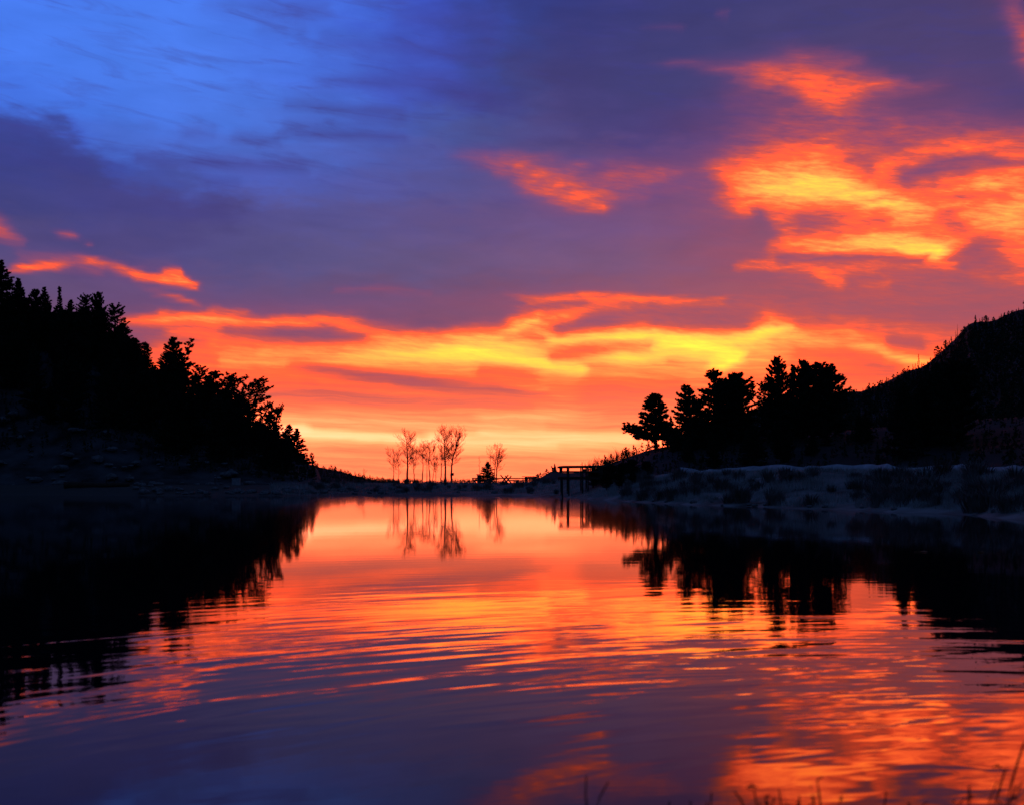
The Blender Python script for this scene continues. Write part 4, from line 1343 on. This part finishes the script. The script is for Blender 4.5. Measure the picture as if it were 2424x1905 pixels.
# thick square pillar by the spruce
Y = 178.0
x, y, z = at(1134, Y)
e = empty('stone_pillar', (x, y, z))
h = zrow(1123, Y) - z
m_ = MB(); m_.box((0, 0, h / 2 - .1), (.58, .58, h + .2), .2, .03); m_.build('shaft', M_rock, e)
m_ = MB(); m_.box((-.04, 0, h + .06), (.72, .7, .12), .2, .03); m_.build('cap', M_rock, e)
tag(e, 'squat dark pillar against the left side of the small spruce', 'pillar')

# buck-and-rail fence
def rail_fence(name, lab, group, bucks, rails):
    x0, y0, z0 = at(bucks[0][0] if bucks else rails[0][0], 178)
    e = empty(name, (x0, y0, z0))
    for px, Yb, s in bucks:
        bx, by, bz = at(px, Yb)
        for d in (-1, 1):
            m_ = MB()
            m_.tube([(bx - d * .60 * s - x0, by - y0 + .06 * d, bz - .12 - z0), (bx + d * .52 * s - x0, by - y0 + .06 * d, bz + 1.18 * s - z0)], [.135, .115], 6)
            m_.build('leg', M_wood, e)
    for pa, Ya, za, pb, Yb, zb_ in rails:
        xa, xb = (pa - CX) / F * Ya, (pb - CX) / F * Yb
        m_ = MB()
        m_.tube([(xa - x0, Ya - y0, za - z0), ((xa + xb) / 2 - x0, (Ya + Yb) / 2 - y0, (za + zb_) / 2 - .03 - z0), (xb - x0, Yb - y0, zb_ - z0)], [.105, .10, .095], 6)
        m_.build('rail', M_wood, e)
    return tag(e, lab, 'fence', group)


z1 = lambda row, Y: zrow(row, Y)
rail_fence('rail_fence', 'crossed-leg log fence running from the small spruce to the picnic table', None, [(1194, 174, 1.2), (1203, 180, 1.0), (1164, 176, .9)],
           [(1160, 176, z1(1131.5, 176), 1195, 174, z1(1131, 174)), (1195, 174, z1(1130.8, 174), 1246, 177, z1(1131, 177)), (1202, 180, z1(1136, 180), 1244, 181, z1(1136.5, 181))])
rail_fence('rail_fence', 'short end of log fence left of the squat pillar', None, [(1123, 179, .7)],
           [(1118, 179, z1(1131, 179), 1138, 178, z1(1130.5, 178)), (1116, 179, z1(1137, 179), 1138, 178, z1(1136.5, 178))])

# picnic table
Y = 176.0
x, y, z = at(1255, Y)
zt = zrow(1127, Y)
e = empty('picnic_table', (x, y, z))
for k in range(5):
    m_ = MB(); m_.box((0, -.36 + k * .18, zt - z), (2.65, .16, .11)); m_.build('plank', M_wood, e)
for s in (-1, 1):
    m_ = MB(); m_.box((.05, s * .72, zrow(1133.5, Y) - z), (2.3, .28, .06)); m_.build('bench', M_wood, e)
    m_ = MB()
    m_.tube([(s * .62 - .1, -.66, -.1), (s * .62 + .02, -.25, zt - z - .03)], [.08, .08], 4)
    m_.tube([(s * .62 + .1, .66, -.1), (s * .62 - .02, .25, zt - z - .03)], [.08, .08], 4)
    m_.box((s * .62, 0, zrow(1133.5, Y) - z - .08), (.09, 1.6, .14))
    m_.box((s * .62, 0, zt - z - .1), (.1, .86, .12))
    m_.build('leg_frame', M_wood, e)
m_ = MB(); m_.box((0, 0, zt - z - .22), (1.75, .7, .3)); m_.build('apron', M_wood, e)
m_ = MB(); m_.box((-.62, 0, .3), (.5, .4, .62)); m_.build('support', M_wood, e)
m_ = MB(); m_.box((.62, 0, .3), (.5, .4, .62)); m_.build('support', M_wood, e)
tag(e, 'wooden picnic table standing black against the glow at the end of the log fence', 'picnic table')

# overlook deck on piles
Y = 120.0
k_ = Y / F
px0, px1 = 1323, 1442
xa, xb = (px0 - CX) * k_, (px1 - CX) * k_
zd, zr_, zm = zrow(1128.5, Y), zrow(1104, Y), zrow(1115.5, Y)
e = empty('overlook_deck', ((xa + xb) / 2, Y, 0))
L = xb - xa
cx0 = (xa + xb) / 2
DEP = 3.0
nb_ = 24
for k in range(nb_):
    m_ = MB(); m_.box((-L / 2 + (k + .5) * L / nb_, DEP / 2, zd + .03), (L / nb_ - .02, DEP + .3, .05), 0, .003); m_.build('plank', M_wood, e)
for yy in (0, DEP):
    m_ = MB(); m_.box((0, yy, zd - .13), (L, .12, .22)); m_.build('beam', M_wood, e)
for px, dpt, top in ((1331, 0, 1128.5), (1346, -.1, 1103.5), (1379, 0, 1103.5), (1392, .1, 1103.5), (1425, 0, 1103)):
    for yy in (0, DEP):
        X_ = (px - CX) * k_ - cx0
        zb_ = float(land(X_ + cx0, Y + yy)) - .4
        m_ = MB(); m_.tube([(X_ + .02, dpt + yy, zb_), (X_, dpt + yy, zrow(top, Y))], [.088, .08], 8); m_.build('pile', M_wood, e)
for yy in (0, DEP):
    m_ = MB(); m_.tube([(-L / 2 - .05, yy, zrow(1104.5, Y)), (-L / 2 + .5, yy, zr_), (L / 2, yy, zrow(1103, Y))], [.10, .125, .12], 8); m_.build('top_rail', M_wood, e)
    m_ = MB(); m_.box((-.3, yy - .02, zm), (L - .9, .07, .17)); m_.build('mid_rail', M_wood, e)
m_ = MB(); m_.box((-L / 2 + .22, 0, zrow(1110, Y)), (.35, .1, .5)); m_.build('end_panel', M_wood, e)
m_ = MB(); m_.box(((1384 - CX) * k_ - cx0, .05, zrow(1112, Y)), (.55, .06, .3)); m_.build('notice_board', M_wood, e)
m_ = MB(); m_.tube([((1378 - CX) * k_ - cx0, 0, zrow(1102, Y)), ((1378 - CX) * k_ - cx0, 0, zrow(1093, Y))], [.045, .04], 6); pl = m_.build('pole', M_dark, e)
m_ = MB(); m_.tube([((1378 - CX) * k_ - cx0, 0, zrow(1097, Y)), ((1373 - CX) * k_ - cx0, 0, zrow(1099, Y))], [.02, .015], 5); m_.build('arm', M_dark, pl)
m_ = MB(); m_.box(((1404 - CX) * k_ - cx0, 0, zrow(1099, Y)), (.11, .11, .34)); m_.build('post_cap', M_wood, e)
tag(e, 'dark wooden overlook deck on tall piles at the water edge, with rails against the sky', 'deck')

for i, (px, top, Y, wd) in enumerate([(1404, 1108, 121, 1.5), (1424, 1103, 124, 1.6), (1446, 1101, 118, 1.7), (1470, 1096, 120, 1.7), (1496, 1088, 122, 1.7), (1436, 1120, 112, 1.8), (1466, 1118, 108, 1.9), (1502, 1106, 108, 1.8), (1530, 1092, 115, 1.7)]):
    zb = min(hz_right(px, Y), float(land((px - CX) / F * Y, Y)) + .4) - .3
    plant('oval', ((px - CX) / F * Y, Y, zb), zrow(top, Y) - zb, rnd.uniform(0, 6.28), 'dark juniper in the thicket crowding the right end of the overlook deck', 'juniper thicket right of the deck', name='juniper_bush', wide=wd, var=i)

# broken stump left of the deck
Y = 165.0
e = empty('broken_stump', ((1313 - CX) / F * Y, Y, zrow(1112, Y)))
m_ = MB(); m_.tube([(0, 0, -.3), (.03, 0, .5), (-.02, 0, zrow(1096, Y) - zrow(1112, Y))], [.26, .16, .04], 7); m_.build('trunk', M_bark, e)
m_ = MB(); m_.tube([(-.25, 0, -.1), (-.42, 0, .45), (-.55, 0, zrow(1102, Y) - zrow(1112, Y))], [.12, .1, .07], 6); m_.build('snag', M_bark, e)
tag(e, 'jagged dark stump with a leaning snag left of the deck', 'stump')

# marker post and block at the left shore, log beside them
Y = 151.0
x, y, z = at(509, Y)
e = empty('marker_post', (x, y, z))
zz = zrow(1121, Y) - z
m_ = MB(); m_.tube([(0, 0, -.2), (0, 0, zz)], [.075, .07], 8); m_.build('post', M_dark, e)
for q in (.12, .42):
    m_ = MB(); m_.tube([(0, 0, zz - q - .1), (0, 0, zz - q + .06)], [.083, .083], 8); m_.build('band', M_pale, e)
tag(e, 'thin banded marker post on the left shore', 'post')
x, y, z = at(559, Y)
e = empty('utility_box', (x, y, z))
m_ = MB(); m_.box((0, 0, .42), (1.05, .8, .95), .1, .02); m_.build('body', M_pale, e)
m_ = MB(); m_.box((0, 0, .92), (1.12, .88, .07), .1, .01); m_.build('lid', M_pale, e)
tag(e, 'pale low box right of the banded marker post on the left shore', 'box')
Y = 146.0
xa, xb = (152 - CX) / F * Y, (308 - CX) / F * Y
z = at(230, Y)[2]
m_ = MB()
pts = [np.array([xa + (xb - xa) * t, Y + .3 * math.sin(t * 5), z + .28 + .06 * math.sin(t * 9)]) for t in np.linspace(0, 1, 9)]
e = empty('fallen_log', tuple(pts[4]))
m_.tube([p - pts[4] for p in pts], [.46, .44, .42, .4, .38, .36, .33, .3, .24], 9); m_.build('trunk', M_bark, e, smooth=True)
m_ = MB()
for t in (2, 5, 6):
    m_.tube([pts[t] - pts[4], pts[t] - pts[4] + np.array([.3, -.3, .7])], [.09, .04], 5)
m_.build('branch_stubs', M_bark, e)
tag(e, 'long dark fallen log lying along the left shore', 'log')

# ------------------------------------------------------------------ rocks
def rock_mesh(seed):
    rg = random.Random(seed)
    bm = [(x, y, z) for x in (-1, 0, 1) for y in (-1, 0, 1) for z in (-1, 0, 1) if (x, y, z) != (0, 0, 0)]
    import bmesh
    b = bmesh.new()
    for p in bm:
        v = np.array(p, float)
        v = v / np.linalg.norm(v) * rg.uniform(.75, 1.1)
        b.verts.new((v[0], v[1] * .85, v[2] * .62))
    bmesh.ops.convex_hull(b, input=b.verts)
    me = bpy.data.meshes.new('rock')
    b.to_mesh(me)
    b.free()
    me.materials.append(M_rock)
    return me


RK = [rock_mesh(s) for s in range(8)]
for k in range(112):
    if k < 84:
        px = rnd.uniform(318, 930)
        t = rnd.uniform(1.2, 9) if px < 720 else rnd.uniform(1.5, 22)
        lab, grp = 'grey boulder in the tumbled rocks along the left shore', 'boulders along the left shore'
    elif k < 98:
        px = rnd.uniform(930, 1290)
        t = rnd.uniform(3, 30)
        lab, grp = 'grey stone on the low bank below the aspens', 'stones on the low far bank'
    else:
        px = rnd.uniform(1500, 2420)
        t = rnd.uniform(.2, 2.5)
        lab, grp = 'dark stone at the waterline of the right bank', 'stones at the right waterline'
    Y = float(tab(px, SHORE)) + t
    s = rnd.uniform(.25, .75) if k < 98 else rnd.uniform(.12, .34)
    x, y, z = at(px, Y)
    o = link('boulder', rnd.choice(RK), None, (x, y, z + s * .25), rnd.uniform(0, 6.28), (s * rnd.uniform(.9, 1.4), s, s))
    tag(o, lab, 'rock', grp)

for k in range(80):
    px = rnd.uniform(-40, 640)
    u = rnd.random() ** 1.4 * .42
    A, D1 = float(tab(px, FOO_L)), float(tab(px, DIS_L))
    Y = A + (D1 - A) * u
    s = rnd.choice((.25, .35, .5, .5, .8, 1.1)) * rnd.uniform(.8, 1.2)
    o = link('boulder', rnd.choice(RK), None, ((px - CX) / F * Y, Y, hz_left(px, Y) + s * .15), rnd.uniform(0, 6.28), (s * rnd.uniform(.9, 1.5), s, s * .8))
    tag(o, 'grey boulder lying on the bare lower slope of the left hillside', 'rock', 'boulders on the lower left slope')

# ------------------------------------------------------------------ grasses
def tussock_mesh(seed, n, h, w):
    rg = random.Random(seed)
    mb = MB()
    for k in range(n):
        a = rg.uniform(0, 6.28)
        o = rg.uniform(0, .35) * w
        p = np.array([math.cos(a) * o, math.sin(a) * o, -.05])
        L = h * rg.uniform(.5, 1.1)
        out = rg.uniform(.1, .75)
        q = p + np.array([math.cos(a) * out * L * .45, math.sin(a) * out * L * .45, L * .62])
        e_ = p + np.array([math.cos(a) * out * L * 1.0, math.sin(a) * out * L * 1.0, L * (1 - .35 * out)])
        s_ = np.array([-math.sin(a), math.cos(a), 0]) * .016
        i = len(mb.v)
        mb.v += [tuple(p - s_), tuple(p + s_), tuple(q + s_ * .8), tuple(q - s_ * .8), tuple(e_)]
        mb.f += [(i, i + 1, i + 2, i + 3), (i + 3, i + 2, i + 4)]
    return mb.mesh('tussock', M_tussock)


TU = [tussock_mesh(s, 110, .75, .7) for s in range(5)]
k = 0
while k < 210:
    if k < 150:
        px = rnd.uniform(1480, 2440)
        t = rnd.uniform(1.5, 18)
        lab, grp = 'tussock of frosted dry grass on the right bank', 'dry grass tussocks on the right bank'
    else:
        px = rnd.uniform(720, 1320)
        t = rnd.uniform(4, 50)
        lab, grp = 'tussock of dry grass on the low bank below the aspens', 'dry grass tussocks on the far bank'
    Y = float(tab(px, SHORE)) + t
    X = (px - CX) / F * Y
    if float(vnoise(X, Y, .3, 21)) < -.12:
        continue
    s = rnd.uniform(.8, 1.9)
    o = link('grass_tussock', rnd.choice(TU), None, at(px, Y), rnd.uniform(0, 6.28), (s * 1.2, s * 1.2, s))
    tag(o, lab, 'grass tussock', grp)
    k += 1
# short grass between them, nobody could count it
rgn = np.random.default_rng(5)
N_ = 85000
gpx = np.where(rgn.random(N_) < .8, rgn.uniform(1440, 2600, N_), rgn.uniform(640, 1440, N_))
gY = tab(gpx, SHORE) + 1.0 + rgn.random(N_) ** .8 * (tab(gpx, BANK_D) - 2.4)
gX = (gpx - CX) / F * gY
keep = vnoise(gX, gY, .35, 41) + .6 * vnoise(gX, gY, 1.1, 42) > -.12
gX, gY = gX[keep], gY[keep]
N_ = len(gX)
gZ = land(gX, gY)
ga = rgn.uniform(0, 6.28, N_)
gh = rgn.uniform(.14, .5, N_) * (.7 + .9 * np.clip(vnoise(gX, gY, .3, 43) + .4, 0, 1))
w_ = .014 + .0001 * gY
dx, dy = np.cos(ga) * w_, np.sin(ga) * w_
bend = rgn.uniform(-.22, .22, (2, N_))
T = np.stack([np.stack([gX - dx, gY - dy, gZ - .03], 1), np.stack([gX + dx, gY + dy, gZ - .03], 1), np.stack([gX + bend[0], gY + bend[1], gZ + gh], 1)], 1).reshape(-1, 3)
me = bpy.data.meshes.new('grass')
me.vertices.add(3 * N_)
me.vertices.foreach_set('co', T.astype(np.float32).ravel())
me.loops.add(3 * N_)
me.loops.foreach_set('vertex_index', np.arange(3 * N_, dtype=np.int32))
me.polygons.add(N_)
me.polygons.foreach_set('loop_start', np.arange(0, 3 * N_, 3, dtype=np.int32))
me.update(calc_edges=True)
me.materials.append(M_grass)
o = bpy.data.objects.new('grass', me)
col.objects.link(o)
tag(o, 'short frosted grass covering the right bank and the far bank', 'grass', kind='stuff')

# ------------------------------------------------------------------ foreground weeds (out of focus at the bottom edge)
def weed(pts, r, lab, head=None, leaves=(), Y=4.3, name='weed_stalk'):
    """pts: column, row of the stalk; root first"""
    w = lambda px, row, dy=0.0: np.array([(px - CX) / F * (Y + dy), Y + dy, CH + (HY - row) * (Y + dy) / F])
    p0 = w(*pts[0])
    zg = float(land(p0[0], p0[1])) - .05
    root = np.array([p0[0], p0[1], min(zg, p0[2] - .02)])
    e = empty(name, tuple(root))
    P_ = [root] + [w(px, row, .03 * i) for i, (px, row) in enumerate(pts)]
    m_ = MB()
    m_.tube([p - root for p in P_], [r * (1.2 - .7 * i / len(P_)) for i in range(len(P_))], 6)
    m_.build('stem', M_weed, e, smooth=True)
    rg = random.Random(int(pts[-1][0]))
    if head:
        m_ = MB()
        for k in range(70):
            c = P_[-1] - root + np.array([rg.gauss(0, head * .4), rg.gauss(0, head * .4), rg.gauss(0, head * .45)])
            d = np.array([rg.gauss(0, 1), rg.gauss(0, 1), rg.gauss(0, 1)])
            d /= np.linalg.norm(d)
            u = np.cross(d, (0, 0, 1)) * head * .2
            m_.tri(c - u, c + u, c + d * head * .6)
        m_.build('seed_head', M_weed, e)
    for (pxa, rowa), (pxb, rowb) in leaves:
        a, b = w(pxa, rowa) - root, w(pxb, rowb) - root
        m_ = MB()
        mid = (a + b) / 2 + np.array([0, 0, .012])
        wd = np.array([0, .004, .006])
        m_.v += [tuple(a), tuple(mid - wd), tuple(b), tuple(mid + wd)]
        m_.f += [(0, 1, 2, 3)]
        m_.build('leaf', M_weed, e)
    return tag(e, lab, 'weed', 'blurred weeds along the bottom edge')


weed([(2345, 1925), (2362, 1880), (2378, 1825), (2384, 1818)], .0055, 'weed stalk at the bottom right with a hooked tip', leaves=[((2380, 1822), (2345, 1816))])
weed([(2378, 1925), (2395, 1850), (2410, 1800), (2425, 1755)], .0065, 'tallest weed stalk, slanting up at the bottom right corner', head=None, leaves=[((2398, 1845), (2388, 1880))])
weed([(2396, 1925), (2412, 1870), (2418, 1850)], .004, 'short thin stalk right of the tallest weed')
weed([(1930, 1930), (1925, 1890)], .006, 'dark seed head cluster near the bottom edge', head=.016, leaves=[((1925, 1880), (1915, 1860))])
weed([(1945, 1930), (1938, 1870), (1934, 1845), (1948, 1838)], .0045, 'curled stalk rising out of the dark seed head cluster')
weed([(1975, 1930), (1992, 1888)], .005, 'small seed head right of the dark cluster', head=.011)
weed([(1848, 1930), (1848, 1895), (1843, 1866)], .0045, 'upright bent stalk left of the dark cluster')
weed([(1818, 1930), (1812, 1886)], .0045, 'slanting dark bud left of the bent stalk', head=.009, leaves=[((1812, 1886), (1826, 1893))])
weed([(1768, 1930), (1754, 1892), (1738, 1872)], .005, 'curved stalk drooping to the left near the bottom edge')
weed([(1795, 1930), (1785, 1868), (1768, 1865)], .004, 'flat-topped blade beside the drooping stalk', leaves=[((1800, 1868), (1762, 1863))])
weed([(1672, 1935), (1674, 1902)], .004, 'leftmost round bud just showing above the bottom edge', head=.008)
weed([(1640, 1935), (1634, 1898)], .004, 'tiny bud left of the round one at the bottom edge', head=.006)
weed([(1408, 1930), (1420, 1885), (1440, 1850)], .0045, 'leaning faint stalk in the middle of the bottom edge', head=None)
weed([(1392, 1930), (1386, 1880), (1388, 1835)], .0045, 'upright faint stalk beside the leaning one, middle bottom')
weed([(2090, 1930), (2098, 1875)], .004, 'low seed stalk between the dark cluster and the corner stalks', head=.007)
weed([(2150, 1930), (2152, 1902)], .004, 'low bud at the bottom edge left of the corner stalks', head=.008)

wr = random.Random(9)
for k in range(14):
    px = wr.choice((wr.uniform(1700, 2080), wr.uniform(2200, 2440), wr.uniform(1560, 2440)))
    top = wr.uniform(1874, 1902) if px < 2280 else wr.uniform(1845, 1898)
    ln = wr.uniform(-26, 30)
    mid = (px + ln * .35, (1930 + top) / 2)
    tip = (px + ln * 1.25, top + wr.uniform(-2, 9))
    weed([(px, 1930), mid, (px + ln, top), tip], wr.uniform(.003, .005), 'short bent grass blade poking over the bottom edge of the photo', leaves=[(mid, (mid[0] + wr.uniform(-26, 26), mid[1] - wr.uniform(4, 18)))] if k % 2 else (), head=.006 if k % 5 == 0 else None, Y=wr.uniform(3.9, 4.6), name='weed_stalk')

# floating leaves
def floater(px, row, s, lab):
    Y = CH * F / (row - HY)
    o = MB()
    for k in range(7):
        a = 6.283 * k / 7
        o.v.append((math.cos(a) * s, math.sin(a) * s * .45, .004))
    for k in range(7):
        a = 6.283 * k / 7
        o.v.append((math.cos(a) * s, math.sin(a) * s * .45, .02 + .012 * math.sin(a * 2)))
    o.f.append(tuple(range(7))[::-1]); o.f.append(tuple(range(7, 14)))
    for k in range(7):
        o.f.append((k, (k + 1) % 7, 7 + (k + 1) % 7, 7 + k))
    q = o.build('floating_leaf', M_leaf, None, ((px - CX) / F * Y, Y, 0))
    tag(q, lab, 'leaf', 'leaves floating on the lake')


floater(2180, 1306, .16, 'brown leaf afloat on the dark water at the right')
floater(2322, 1307, .08, 'small brown leaf afloat nearest the right edge')
